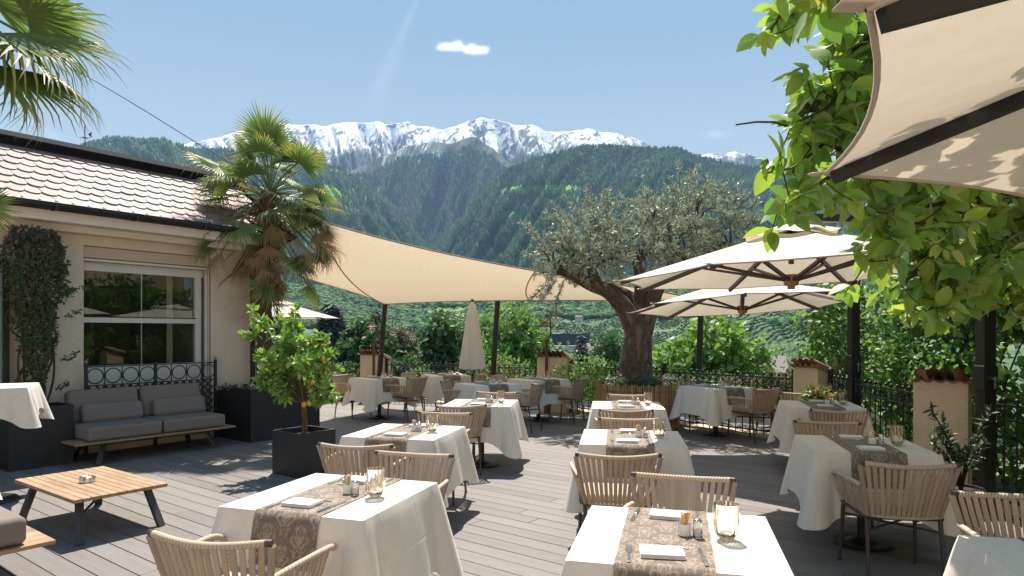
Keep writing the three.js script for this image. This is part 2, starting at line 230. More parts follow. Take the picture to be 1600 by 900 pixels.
// ---------- terrace deck ----------
const TURN = 0.925;                                // the building's bearing; boards run square to its wall
const U = V(.6018, 0, -.7986), N = V(.7986, 0, .6018);
{
  const tones = [[.208, .189, .178], [.226, .206, .195], [.192, .174, .164], [.24, .218, .206]];
  const brushed = texture(256, 256, (u, v) => { const f = tileNoise(u, v, 4, 3) * .3 + .7, s = tileNoise(u * 1, v, 128, 5), l = tileNoise(0, v, 64, 9); const k = .86 + .14 * (s * .5 + l * .5) * f + .03 * tfbm(u, v, 6, 2) - .05 * smooth(.55, .75, tfbm(u, v, 3, 21)) - .05 * smooth(.78, .84, tileNoise(u, v, 24, 33)); return [k, k * .995, k * .985]; });
  const bump = texture(256, 256, (u, v) => { const s = tileNoise(u, v, 128, 5) * .4 + tileNoise(0, v, 64, 9) * .6; return [s, s, s]; }, false);
  const mats = tones.map((t) => std({ color: lin(...t), map: brushed, bumpMap: bump, bumpScale: .0012, roughness: .62 }));
  const base = structure('deck_substructure', box(26, .06, 30, 0, -.1, 0), std({ color: lin(.012, .011, .011), roughness: 1 }));
  base.rotation.y = TURN; base.position.set(-1.5, 0, -5.5);
  const deck = new THREE.Group(); deck.name = 'terrace_deck'; deck.userData.kind = 'structure'; scene.add(deck);
  deck.rotation.y = TURN; deck.position.set(-5.93, 0, -8.31);
  seed(77);
  // deck edge polygon in the plan; boards that fall outside it are left out
  const poly = [[-9, 1.5], [6.2, 1.5], [5.2, -5], [4.7, -9.6], [1.5, -14.2], [-3.2, -16.0], [-5.2, -17.6], [-7, -14], [-9, -6]];
  const inside = (x, z) => { let c = false; for (let i = 0, j = poly.length - 1; i < poly.length; j = i++) { const [xi, zi] = poly[i], [xj, zj] = poly[j]; if ((zi > z) !== (zj > z) && x < (xj - xi) * (z - zi) / (zj - zi) + xi) c = !c; } return c; };
  const W = .168, lens = [3.96, 2.6];
  const geos = lens.map((L) => { const g = boxUV(rbox(W - .007, .024, L - .004, .003, 0, 0, 0, 1), 1); const uv = g.attributes.uv; for (let i = 0; i < uv.count; i++) { const a = uv.getX(i), b = uv.getY(i); uv.setXY(i, b * .6, a * 6); } return g; });
  const rest = [];
  let count = 0;
  for (let i = -62; i < 62; i++) {
    const lx = i * W; let lz = -1.5 - (i % 3 === 0 ? 1.3 : i % 3 === 1 ? 2.9 : 0) - 1.2;
    while (lz < 14) {
      const L = lens[rnd() < .6 ? 0 : 1], k = lens.indexOf(L);
      let any = false, x0 = 9, x1 = -9;
      for (let s = 0; s <= 6; s++) { const q = lz + L * s / 6, x = -5.93 + U.x * lx + N.x * q, z = -8.31 + U.z * lx + N.z * q; if (inside(x, z)) any = true; }
      const cx = -5.93 + U.x * lx + N.x * (lz + L / 2), cz = -8.31 + U.z * lx + N.z * (lz + L / 2);
      const seen = cz < -.3 && Math.abs(cx / cz) < 1.25;
      if (any) {
        if (seen && count < 300) { const m = mesh('board', geos[k], mats[Math.floor(rnd() * 4)], deck); m.position.set(lx, -.012 + rnd(-.0008, .0008), lz + L / 2); count++; }
        else rest.push(geos[k].clone().translate(lx, -.012, lz + L / 2));
      }
      lz += L;
    }
  }
  if (rest.length) { const m = mesh('board_field', mergeGeometries(rest), mats[0], deck); m.userData.kind = 'stuff'; }
}
// ---------- the building on the left ----------
const plasterTex = texture(512, 512, (u, v) => { const k = .93 + .07 * tfbm(u, v, 8, 4) + .03 * tileNoise(u, v, 180, 8) - .06 * smooth(.62, .8, tfbm(u, v, 3, 14)); return [k, k * .995, k * .985]; });
const plasterBump = texture(256, 256, (u, v) => { const k = tfbm(u, v, 32, 3); return [k, k, k]; }, false);
plasterTex.repeat.set(.5, .5); plasterBump.repeat.set(1.2, 1.2);
const plaster = std({ color: lin(.68, .59, .47), map: plasterTex, bumpMap: plasterBump, bumpScale: .004, roughness: .9 });
const plasterPillar = std({ color: lin(.66, .53, .38), map: plasterTex, bumpMap: plasterBump, bumpScale: .008, roughness: .92 });
const darkMetal = std({ color: lin(.03, .028, .03), metalness: .4, roughness: .42 });
const ironMat = std({ color: lin(.035, .04, .045), metalness: .5, roughness: .5 });
const whiteFrame = std({ color: lin(.62, .6, .56), roughness: .45 });
const glassPane = phy({ color: lin(.86, .93, .9), transmission: 1, thickness: 0, roughness: 0, ior: 1.5, specularIntensity: 1 });
const zinc = std({ color: lin(.022, .022, .028), metalness: .15, roughness: .5 });
{
  const b = thing('terrace_building', 'cream plastered building with scalloped tile roof on the left', 'building', [-5.93, 0, -8.31], TURN);
  const E = 2.94, wL = -4;
  const wall = mesh('wall', boxUV(merge([
    box(.449 - wL, 3.1, .3, (wL + .449) / 2, 1.55, -.15), box(E - 2.19, 3.1, .3, (2.19 + E) / 2, 1.55, -.15), box(1.741, .34, .3, 1.3195, 2.93, -.15), box(1.741, .3, .3, 1.3195, .15, -.15),
  ])), plaster, b);
  mesh('side_wall', boxUV(box(.3, 3.1, 4.2, E - .15, 1.55, -2.402)), plaster, b);
  mesh('soffit', boxUV(merge([box(E + .2 - wL, .13, .44, (wL + E + .2) / 2, 3.035, .22), box(E + .1 - wL, .08, .2, (wL + E + .1) / 2, 2.93, .1)])), std({ color: lin(.7, .63, .53), roughness: .85 }), b);
  // roof
  const eaveY = 3.17, eaveZ = .47, topY = 4.13, topZ = -1.03, sl = Math.hypot(topY - eaveY, topZ - eaveZ), ang = Math.atan2(topY - eaveY, eaveZ - topZ);
  const roof = new THREE.Group(); roof.name = 'roof'; b.add(roof); roof.position.set(0, eaveY, eaveZ); roof.rotation.x = ang;   // local -z runs up the slope
  const rL = -2.4, rR = 3.2;
  mesh('roof_deck', box(rR - wL, .03, sl + .1, (wL + rR) / 2, -.03, -sl / 2), std({ color: lin(.1, .045, .04), roughness: .9 }), roof);
  const sh = new THREE.Shape(); const w = .171, L = .40; sh.moveTo(-w / 2, L); sh.lineTo(-w / 2, .085); for (let i = 0; i <= 10; i++) { const a = Math.PI + Math.PI * i / 10; sh.lineTo(Math.cos(a) * w / 2, .085 + Math.sin(a) * .085); } sh.lineTo(w / 2, L);
  const tg = new THREE.ExtrudeGeometry(sh, { depth: .02, bevelEnabled: true, bevelSize: .002, bevelThickness: .002, bevelSegments: 1, curveSegments: 4 });
  tg.rotateX(-Math.PI / 2);                        // lies flat: shape y -> -z, thickness -> +y
  const tileTex = texture(128, 128, (u, v) => { const k = .85 + .15 * tfbm(u, v, 6, 3) - .12 * smooth(.6, .8, tileNoise(u, v, 12, 6)); return [k, k, k]; });
  const tmats = [[.36, .235, .21], [.33, .21, .19], [.4, .27, .245], [.3, .2, .185], [.37, .25, .235]].map((c) => std({ color: lin(...c), map: tileTex, roughness: .62 }));
  const rows = 8, ex = sl / rows; seed(5);
  for (let r = 0; r < rows; r++) for (let x = rL + (r % 2) * .088; x < rR - .05; x += .176) {
    const t = mesh('roof_tile', tg, tmats[Math.floor(rnd() * 5)], roof); t.position.set(x + rnd(-.002, .002), .016 + rnd(0, .004), -r * ex + .05); t.rotation.x = -.075 + rnd(-.008, .008); t.rotation.y = rnd(-.012, .012);
  }
  const capM = phy({ color: lin(.02, .02, .025), roughness: .9, specularIntensity: .25 });
  mesh('ridge_cap', merge([rbox(rR - wL + .1, .13, .09, .02, (wL + rR) / 2, .07, -sl - .03), rbox(rR - wL + .1, .03, .2, .01, (wL + rR) / 2, .15, -sl - .04)]), capM, roof);
  mesh('verge_trim', rbox(.05, .16, sl + .2, .01, rR + .03, .0, -sl / 2), capM, roof);
  mesh('flat_roof', box(rR - wL - .3, .05, 3.2, (wL + rR) / 2 - .15, 3.98, -2.75), std({ color: lin(.12, .11, .11), roughness: .9 }), b);
  // gutter: half-round trough with brackets
  const prof = []; for (let i = 0; i <= 10; i++) { const a = Math.PI + Math.PI * i / 10; prof.push(new THREE.Vector2(Math.cos(a) * .065, Math.sin(a) * .065)); } for (let i = 10; i >= 0; i--) { const a = Math.PI + Math.PI * i / 10; prof.push(new THREE.Vector2(Math.cos(a) * .06, Math.sin(a) * .06)); }
  const gut = mesh('gutter', merge([new THREE.ExtrudeGeometry(new THREE.Shape(prof), { depth: rR - wL + .08, bevelEnabled: false }).rotateY(Math.PI / 2).translate(wL, 3.16, .545), tube([V(wL, 3.163, .61), V(rR + .08, 3.163, .61)], .009, 2, 6), box(rR - wL, .1, .012, (wL + rR) / 2, 3.14, .47)]), zinc, b);
  for (let x = -1.9; x < rR; x += .92) mesh('gutter_bracket', merge([box(.025, .012, .15, 0, 3.085, .545), box(.025, .09, .008, 0, 3.12, .614)]).translate(x, 0, 0), zinc, gut);
  mesh('downpipe', merge([tube([V(2.86, 3.1, .55), V(2.86, 2.98, .53), V(2.84, 2.8, .2), V(2.84, 2.62, .09), V(2.84, 2.4, .075)], .042, 24, 10), cyl(.042, .042, 2.4, 12, 2.84, 1.2, .075), cyl(.05, .05, .05, 12, 2.84, 1.9, .075), cyl(.05, .05, .05, 12, 2.84, .8, .075)]), zinc, b);
  // window
  const win = new THREE.Group(); win.name = 'window'; b.add(win);
  const zf = -.17;
  mesh('blind_box', boxUV(rbox(1.73, .15, .12, .01, 1.32, 2.68, -.1)), std({ color: lin(.52, .43, .33), roughness: .7 }), win);
  mesh('blind_rail', rbox(1.72, .035, .05, .01, 1.32, 2.575, -.045), whiteFrame, win);
  mesh('frame', merge([box(1.741, .12, .07, 1.3195, 2.5, zf), box(.014, 2.14, .07, .457, 1.37, zf), box(.09, 2.14, .07, 2.06, 1.37, zf), box(1.59, .07, .085, 1.24, 1.775, zf + .006), box(1.59, .3, .06, 1.24, 1.0, zf), box(1.59, .55, .06, 1.24, .575, zf)]), whiteFrame, win);
  mesh('guide_rail', merge([box(.03, 2.3, .04, 2.135, 1.42, -.06), box(.012, 2.3, .06, 2.165, 1.42, -.06)]), whiteFrame, win);
  mesh('mullion', box(.012, 1.3, .02, 1.255, 1.79, zf - .02), std({ color: lin(.5, .52, .5), roughness: .3 }), win);
  mesh('pane', box(1.55, .64, .006, 1.235, 2.12, zf - .012), glassPane, win);
  mesh('pane', box(1.55, .58, .006, 1.235, 1.445, zf + .012), glassPane, win);
  mesh('transom_gasket', box(1.55, .012, .03, 1.235, 1.818, zf + .05), darkMetal, win);
  // room behind the pane
  const room = mesh('room', merge([box(4.6, .06, 3.4, 1, .03, -2.0), box(4.6, .06, 3.4, 1, 3.03, -2.0), box(4.6, 3, .06, 1, 1.53, -3.72), box(.06, 3, 3.4, -1.3, 1.53, -2.0), box(.06, 3, 3.4, 2.6, 1.53, -2.0)]), std({ color: lin(.28, .25, .2), roughness: .9 }), b);
  for (const [x0, n] of [[1.72, 2]]) mesh('curtain', grid(60, 4, (u, v) => V(x0 + u * n * .045, .1 + v * 2.5, -.42 + .022 * Math.sin(u * n * 6.28))), std({ color: lin(.5, .44, .3), roughness: .9, side: THREE.DoubleSide }), room);
  mesh('cabinet', rbox(1.2, .95, .45, .02, 1.9, .53, -2.2), std({ color: lin(.3, .32, .32), roughness: .5 }), room);
  // glazed door at the frame's left edge
  const door = new THREE.Group(); door.name = 'door'; b.add(door);
  mesh('frame', merge([box(.06, 2.5, .1, -.42, 1.25, .06), box(.06, 2.5, .1, -1.4, 1.25, .06), box(1.04, .08, .1, -.91, 2.46, .06), box(1.04, .1, .1, -.91, .07, .06)]), darkMetal, door);
  mesh('pane', box(.92, 2.3, .012, -.91, 1.27, .06), phy({ color: lin(.55, .75, .7), transmission: .7, thickness: 0, roughness: .12 }), door);
  mesh('handle', merge([box(.02, .16, .02, -.43, 1.05, .13), box(.02, .03, .05, -.43, 1.05, .11)]), zinc, door);
  // square floodlight
  const lamp = new THREE.Group(); lamp.name = 'wall_light'; b.add(lamp); lamp.position.set(-.2, 2.86, .06);
  mesh('housing', rbox(.17, .2, .1, .012), std({ color: lin(.6, .6, .58), roughness: .5 }), lamp);
  mesh('lens', rbox(.13, .13, .02, .006, 0, .02, .055), std({ color: lin(.75, .76, .75), roughness: .25 }), lamp);
  for (const y of [-.03, .02, .07]) mesh('lens_bar', box(.135, .006, .012, 0, y, .068), std({ color: lin(.4, .4, .4), roughness: .4 }), lamp);
  // weather vane on the far ridge
  const vane = thing('weather_vane', 'thin iron weather vane standing above the tiled roof', 'weather vane', [-6.9, 4.3, -10.6]);
  mesh('pole', cyl(.007, .007, .62, 6, 0, .36, 0), ironMat, vane); mesh('base', new THREE.SphereGeometry(.05, 10, 8).translate(0, .04, 0), std({ color: lin(.5, .42, .32), roughness: .8 }), vane);
  mesh('arm', merge([box(.16, .008, .008, 0, .45, 0), box(.008, .008, .12, 0, .45, 0)]), ironMat, vane);
  const as = new THREE.Shape([new THREE.Vector2(0, 0), new THREE.Vector2(.07, .05), new THREE.Vector2(.05, 0), new THREE.Vector2(.07, -.05)]); mesh('arrow', new THREE.ExtrudeGeometry(as, { depth: .004, bevelEnabled: false }).translate(.05, .5, 0), ironMat, vane);
}
// ring railing with lattice in front of the window
{
  const r = thing('window_railing', 'dark iron railing with a row of rings behind the sofa', 'railing', [-5.93 + N.x * .1, 0, -8.31 + N.z * .1], TURN);
  mesh('rail', merge([box(1.76, .016, .02, 1.32, 1.15, 0), box(1.76, .016, .02, 1.32, .9, 0), box(1.76, .02, .02, 1.32, .12, 0)]), ironMat, r);
  for (const x of [.44, 1.32, 2.2]) { const p = mesh('post', box(.035, 1.19, .035, x, .595, .002), ironMat, r); if (x !== 1.32) mesh('finial', new THREE.SphereGeometry(.024, 12, 10).translate(x, 1.215, .002), std({ color: lin(.45, .3, .12), metalness: .7, roughness: .4 }), p); }
  for (let i = 0; i < 8; i++) { const x = .55 + i * .2205 - .0; mesh('ring', new THREE.TorusGeometry(.098, .008, 8, 28).translate(x, 1.025, 0), ironMat, r); if (i % 4 !== 3) mesh('bar', box(.01, .25, .012, x + .1103, 1.025, .001), ironMat, r); }
  const lat = mesh('lattice', box(1.7, .02, .02, 1.32, .14, -.03), std({ color: lin(.07, .04, .025), roughness: .8 }), r);
  for (let i = -5; i < 17; i++) for (const s of [-1, 1]) { const x0 = .47 + i * .105, len = .74; let a = V(x0, .15, -.03 + s * .006), q = V(x0 + len, .15 + len, -.03 + s * .006); if (s < 0) { a = V(x0 + len, .15, -.03 - .006); q = V(x0, .15 + len, -.03 - .006); }
    const cut = (p, o) => { if (p.x < .47) { const t = (.47 - p.x) / (o.x - p.x); p.lerp(o, t); } if (p.x > 2.17) { const t = (p.x - 2.17) / (p.x - o.x); p.lerp(o, t); } }; if (Math.max(a.x, q.x) < .52 || Math.min(a.x, q.x) > 2.12) continue; cut(a, q); cut(q, a); if (a.distanceTo(q) > .08) mesh('lattice_slat', strip(a, q, .026, .006, V(0, 0, 1)), lat.material, lat); }
}
// ---------- furniture materials ----------
const weave = (f, s) => texture(256, 256, (u, v) => { const a = .5 + .5 * Math.sin(u * 6.2832 * f), b = .5 + .5 * Math.sin(v * 6.2832 * f); const k = .9 + .06 * (a * b) + .05 * tfbm(u, v, 8, s) ; return [k, k, k]; });
const clothTex = weave(64, 3); clothTex.repeat.set(6, 6);
// pressed creases and slack, as relief
const creaseTex = texture(512, 512, (u, v) => { const l = (x) => Math.exp(-Math.pow((((x * 4 + .5) % 1) - .5) / .02, 2)); let k = .5 + .22 * (tfbm(u, v, 4, 12) - .5) + .08 * (tfbm(u, v, 16, 15) - .5) - .1 * l(u) - .1 * l(v + .06); return [k, k, k]; }, false); creaseTex.repeat.set(.8, .8);
const clothMat = phy({ color: lin(.84, .775, .685), map: clothTex, bumpMap: creaseTex, bumpScale: .01, roughness: .85, sheen: .2, sheenRoughness: .8, side: THREE.DoubleSide });
// damask: scrolling leaf figures in two close tones
const damask = texture(512, 512, (u, v) => {
  const u0 = u, v0 = v; u += .035 * (tfbm(u0, v0, 8, 41) - .5); v += .035 * (tfbm(u0, v0, 8, 47) - .5);
  const fold = (x) => Math.abs(((x % 1) + 1) % 1 - .5) * 2; let f = 0;
  for (const [ou, ov] of [[0, 0], [.5, .5]]) { const x = (fold(u * 2 + ou) ), y = ((v * 2 + ov + 4) % 1); const dx = x, dy = y - .5, r = Math.hypot(dx, dy * 1.3), a = Math.atan2(dy, dx); const petal = .36 + .12 * Math.cos(a * 6) + .07 * Math.cos(a * 10 + 1.2); f = Math.max(f, smooth(.03, -.03, Math.abs(r - petal) - .06)); f = Math.max(f, smooth(.02, -.02, r - .13 - .05 * Math.cos(a * 8))); f = Math.max(f, smooth(.02, -.02, Math.abs(Math.sin(a * 3 + r * 16)) * r - .1) * smooth(.62, .5, r)); }
  const n = tfbm(u, v, 32, 4) * .12; const k = f * .9; return [lerp(.44, .6, k) + n - .06, lerp(.385, .54, k) + n - .06, lerp(.335, .48, k) + n - .06];
});
damask.repeat.set(1, 1);
const runnerMat = phy({ color: 0xffffff, map: damask, roughness: .7, sheen: .3, sheenRoughness: .5, side: THREE.DoubleSide });
const linen = std({ color: lin(.86, .85, .84), map: clothTex, roughness: .85 });
const strapTex = texture(64, 256, (u, v) => { const k = .86 + .14 * (.5 + .5 * Math.sin(v * 6.2832 * 40 + Math.abs(u - .5) * 8)) * .6 + .06 * tileNoise(u, v, 16, 2); return [k, k, k]; });
const strapMats = [[.5, .38, .275], [.465, .35, .25], [.53, .41, .3]].map((c) => std({ color: lin(...c), map: strapTex, roughness: .8 }));
const ropeTex = texture(64, 128, (u, v) => { const s = .5 + .5 * Math.sin((v * 32 + u * 1) * 6.2832); const k = .8 + .2 * s; return [k, k, k]; });
const ropeBump = texture(64, 128, (u, v) => { const s = Math.abs(Math.sin((v * 32 + u * 1) * 3.1416)); return [s, s, s]; }, false);
ropeTex.repeat.set(2.2, 1); ropeBump.repeat.set(2.2, 1);
for (const t of [ropeTex, ropeBump]) { t.rotation = Math.PI / 2; }
const ropeMat = std({ color: lin(.62, .5, .38), map: ropeTex, bumpMap: ropeBump, bumpScale: .003, roughness: .8 });
const chairMetal = std({ color: lin(.075, .06, .052), metalness: .3, roughness: .45 });
const cushionMat = std({ color: lin(.5, .42, .33), map: clothTex, roughness: .9 });
const steel = std({ color: lin(.62, .62, .6), metalness: 1, roughness: .22 });
const ceramic = std({ color: lin(.78, .77, .74), roughness: .3 });
// ---------- rope armchair; it faces -z, its back is at +z ----------
function makeChair() {
  const c = thing('rope_armchair', '', 'armchair');
  const fl = [V(-.245, 0, -.235), V(.245, 0, -.235), V(-.225, 0, .25), V(.225, 0, .25)], tl = [V(-.23, .425, -.2), V(.23, .425, -.2), V(-.215, .425, .19), V(.215, .425, .19)];
  fl.forEach((p, i) => { const l = mesh('leg', rod(p.clone().setY(.006), tl[i], .0105, .0145, 10), chairMetal, c); mesh('foot_glide', cyl(.013, .013, .012, 10, p.x, .006, p.z), darkMetal, l); });
  mesh('seat_frame', tube([V(-.235, .425, -.19), V(-.2, .425, -.215), V(.2, .425, -.215), V(.235, .425, -.19), V(.228, .425, .16), V(.19, .425, .2), V(0, .425, .215), V(-.19, .425, .2), V(-.228, .425, .16)], .0125, 64, 8, true), chairMetal, c);
  mesh('stretcher', merge([rod(V(-.235, .34, -.21), V(.217, .34, .2), .008), rod(V(.235, .338, -.21), V(-.217, .338, .2), .008)]), chairMetal, c);
  mesh('seat_cushion', new RoundedBoxGeometry(.44, .055, .4, 4, .026).translate(0, .467, -.005), cushionMat, c);
  const top = (t) => V(lerp(-.285, .285, t), .785 - .016 * Math.sin(Math.PI * t), .275 + .05 * Math.sin(Math.PI * t));      // top rail
  const bot = (t) => V(lerp(-.212, .212, t), .43, .195 + .03 * Math.sin(Math.PI * t));
  mesh('top_rail', tube([0, .2, .4, .6, .8, 1].map((t) => top(.035 + t * .93)), .0155, 28, 10), ropeMat, c);
  for (const t of [0, 1]) { const a = top(t), b = top(t ? .955 : .045); mesh('corner_bracket', rod(a, b, .0135, .0165, 10), chairMetal, c); }
  for (const t of [0, 1]) mesh('back_post', rod(bot(t), top(t).add(V(0, -.012, 0)), .0135, .015, 10), ropeMat, c);
  const nB = 14;
  for (let i = 0; i < nB; i++) { const t = (i + .5) / nB * .93 + .035; const a = bot(t), b = top(t); mesh('back_strap', strip(a, b, .0235, .007, V((t - .5) * .4, .1, 1).normalize()), strapMats[(i * 7) % 3], c); }
  mesh('back_rail', tube([0, .25, .5, .75, 1].map(bot), .011, 16, 8), ropeMat, c);
  for (const s of [-1, 1]) {
    const rail = [V(s * .262, .63, .243), V(s * .288, .642, .1), V(s * .305, .645, -.06), V(s * .304, .636, -.15), V(s * .296, .605, -.2), V(s * .268, .52, -.205), V(s * .236, .435, -.2)];
    const curve = new THREE.CatmullRomCurve3(rail);
    mesh('arm_rail', new THREE.TubeGeometry(curve, 40, .0145, 10), ropeMat, c);
    for (let i = 0; i < 9; i++) { const z = .205 - i * .04; const f = clamp((.243 - z) / .4); const yTop = .64 - .012 * smooth(-.1, -.16, z); const a = V(s * lerp(.222, .236, f), .43, clamp(z, -.19, .18)), b = V(s * lerp(.264, .304, smooth(0, .75, f)), yTop, z); mesh('arm_strap', strip(a, b, .0235, .007, V(s, .15, 0).normalize()), strapMats[(i * 5 + 1) % 3], c); }
  }
  mesh('maker_plate', box(.04, .012, .003, .06, .415, .226), darkMetal, c);
  return c;
}
const chair0 = makeChair(); let chairUsed = false;
// where: plan position of the chair's seat centre, heading: direction it faces (radians right of straight ahead)
function putChair(x, z, heading, label) {
  let c; if (!chairUsed) { c = chair0; chairUsed = true; c.position.set(x, 0, z); c.rotation.y = -heading; c.userData.label = label; } else c = copyOf(chair0, label, [x, 0, z], -heading);
  c.userData.group = 'rope armchairs on the terrace'; return c;
}
// ---------- dining tables ----------
function clothGeo(s, drop, flare, half = .4) {
  seed(s); const per = 4, nu = 200, rows = 16, pos = [], uv = [], idx = [];
  const ph = [rnd(0, 6), rnd(0, 6), rnd(0, 6), rnd(0, 6)], am = [0, 1, 2, 3].map(() => rnd(.75, 1.25)), side = [0, 1, 2, 3].map(() => rnd(-.02, .02));
  const sgn = (a, p) => Math.sign(a) * Math.abs(a) ** p;
  const ring = (q) => {                            // q 0..4 round the table edge, corners at whole numbers
    const k = Math.floor(q) % 4, f = q - Math.floor(q), c = [[-1, -1], [1, -1], [1, 1], [-1, 1]], a = c[k], b = c[(k + 1) % 4]; return [lerp(a[0], b[0], f) * half, lerp(a[1], b[1], f) * half, f, k];
  };
  const mid = (k, f, y) => { const L = drop + side[k], t = clamp(y / L / .98), wave = .012 * Math.sin(f * 9.7 + ph[k]) + .003 * Math.sin(f * 27 + ph[(k + 1) % 4]); return flare * Math.pow(t, .85) * (.55 + .35 * Math.abs(Math.sin(k + ph[0]))) + wave * t + .004; };
  for (let j = 0; j <= rows; j++) {
    const t = j / rows;
    for (let i = 0; i < nu; i++) {
      const q = i / nu * per, [x, z, f, k] = ring(q), near = Math.min(f, 1 - f), ck = (f < .5 ? k : (k + 1) % 4), corner = Math.exp(-Math.pow(near / .075, 1.4)), pleat = Math.exp(-Math.pow((near - .13) / .05, 2));
      const nx = f < .5 && near < .001 ? 0 : 0; let ox, oz; const outs = [[0, -1], [1, 0], [0, 1], [-1, 0]], o1 = outs[k], o0 = outs[f < .5 ? (k + 3) % 4 : (k + 1) % 4]; const wgt = .5 * Math.exp(-near / .05); ox = o1[0] * (1 - wgt) + o0[0] * wgt; oz = o1[1] * (1 - wgt) + o0[1] * wgt;
      const L = drop + side[k] * (1 - corner) + .13 * am[ck] * Math.exp(-Math.pow(near / .17, 2)) + .008 * Math.sin(q * 9 + ph[0]);
      const wave = .012 * Math.sin(f * 9.7 + ph[k]) + .003 * Math.sin(f * 27 + ph[(k + 1) % 4]);
      let out = flare * Math.pow(t, .85) * (.55 + .35 * Math.abs(Math.sin(k + ph[0]))) + wave * t * (1 - corner) + .135 * am[ck] * t * corner - .035 * am[ck] * t * pleat;
      const e = Math.min(1, t * rows * .8); out += .004 * e;
      pos.push(x + ox * out * 1.0, .7525 - (t === 0 ? 0 : .002) - L * t * (1 - .05 * t) , z + oz * out); uv.push((x + ox * L * t), (z + oz * L * t));
    }
  }
  for (let j = 0; j < rows; j++) for (let i = 0; i < nu; i++) { const a = j * nu + i, b = j * nu + (i + 1) % nu, c = a + nu, d = b + nu; idx.push(a, b, d, a, d, c); }
  const c0 = pos.length / 3, m = 14;               // the top sheet, with faint slack
  for (let j = 0; j <= m; j++) for (let i = 0; i <= m; i++) { const x = lerp(-half, half, i / m), z = lerp(-half, half, j / m), ed = Math.min(i, j, m - i, m - j); pos.push(x, .7525 + (ed ? .0008 * noise3(x * 9, z * 9, s) + .0004 : 0), z); uv.push(x, z); }
  for (let j = 0; j < m; j++) for (let i = 0; i < m; i++) { const a = c0 + j * (m + 1) + i, b = a + 1, c = a + m + 1, d = c + 1; idx.push(a, c, b, b, c, d); }
  const g = new THREE.BufferGeometry(); g.setAttribute('position', new THREE.Float32BufferAttribute(pos, 3)); g.setAttribute('uv', new THREE.Float32BufferAttribute(uv, 2)); g.setIndex(idx); g.computeVertexNormals(); g.userData.mid = mid; return g;
}
function runnerGeo(w, half, hang, mid, shift) {
  const g = grid(14, 48, (u, v) => { const L = 2 * half + 2 * hang, q = v * L - L / 2, over = Math.abs(q) - half, x = (u - .5) * w, e = Math.sign(q); if (over <= 0) return V(x, .7575 + .0007 * noise3(x * 14, q * 14, 3), q);
    const k = e > 0 ? 2 : 0, f = clamp((e > 0 ? half - x - shift : x + shift + half) / (2 * half)); return V(x, .7575 - over * .985 - .002 * Math.min(1, over * 50), e * (half + mid(k, f, over) + .005)); });
  const uv = g.attributes.uv; for (let i = 0; i < uv.count; i++) uv.setY(i, uv.getY(i) * 3.6); return g;
}
const napkinGeo = merge([rbox(.165, .006, .115, .003, 0, .003, 0), rbox(.163, .006, .113, .003, .0015, .0095, -.001), rbox(.164, .005, .112, .0025, -.001, .0155, .0015)]);
function flat(shape, d) { return new THREE.ExtrudeGeometry(shape, { depth: d, bevelEnabled: true, bevelSize: .0008, bevelThickness: .0006, bevelSegments: 1, curveSegments: 8 }).rotateX(-Math.PI / 2); }
const vs = (a) => new THREE.Shape(a.map(([x, y]) => new THREE.Vector2(x, y)));
const knifeGeo = { blade: flat(vs([[-.008, .0], [-.010, .04], [-.009, .09], [-.003, .112], [.006, .114], [.008, .0]]), .0016), handle: merge([rbox(.014, .008, .095, .0038, 0, .004, .0475)]) };
const forkGeo = { head: merge([flat(vs([[-.004, -.02], [-.012, .006], [-.0125, .03], [.0125, .03], [.012, .006], [.004, -.02]]), .0016), ...[-.0105, -.0035, .0035, .0105].map((x) => box(.0035, .002, .045, x, .001, -.052))]), handle: merge([rbox(.007, .003, .05, .0012, 0, .002, .038), rbox(.013, .005, .06, .002, 0, .0025, .09)]) };
const spoonGeo = { bowl: new THREE.SphereGeometry(.5, 16, 10).scale(.03, .007, .042).translate(0, .003, -.018), handle: merge([rbox(.006, .003, .05, .0012, 0, .002, .022), rbox(.011, .004, .05, .0018, 0, .0024, .066)]) };
function tumblerGeo() {
  const o = [[.0, .0], [.024, .0], [.036, .01], [.047, .036], [.0505, .062], [.049, .085], [.0475, .145]], i = [[.0445, .145], [.0455, .085], [.046, .06], [.042, .036], [.03, .016], [.0, .013]];
  const g = new THREE.LatheGeometry([...o, ...i].map(([x, y]) => new THREE.Vector2(x, y)), 72); const p = g.attributes.position;
  for (let k = 0; k < p.count; k++) { const x = p.getX(k), y = p.getY(k), z = p.getZ(k), r = Math.hypot(x, z); if (r > .02 && r > .0) { const a = Math.atan2(z, x); const outer = r > .0462 || (y < .05 && r > .03); const q = 1 + (y < .082 ? .055 * Math.cos(a * 9 + Math.round(y / .026) * Math.PI) : .02 * Math.abs(Math.cos(a * 9))) * (outer ? 1 : .0); p.setXYZ(k, x * q, y, z * q); } }
  g.computeVertexNormals(); return g;
}
const tumG = tumblerGeo();
const smoky = phy({ color: lin(1, .97, .9), transmission: 1, thickness: .01, roughness: .02, ior: 1.5, attenuationColor: lin(.76, .68, .55), attenuationDistance: .085 });
const clearGlass = phy({ color: 0xffffff, transmission: 1, thickness: .01, roughness: .03, ior: 1.5 });
const sachetMats = [[.8, .78, .74], [.62, .2, .1], [.75, .45, .12], [.3, .5, .2], [.85, .82, .8]].map((c) => std({ color: lin(...c), roughness: .5 }));
const saltMat = std({ color: lin(.85, .85, .84), roughness: .9 });
function setPlace(T, name, fn, label, category, lx, lz, turn, group) { const p = T.local(lx, lz); const o = thing(name, label, category, [p.x, T.y, p.z], -T.a + turn, group); fn(o); return o; }
const deskY = .7585;
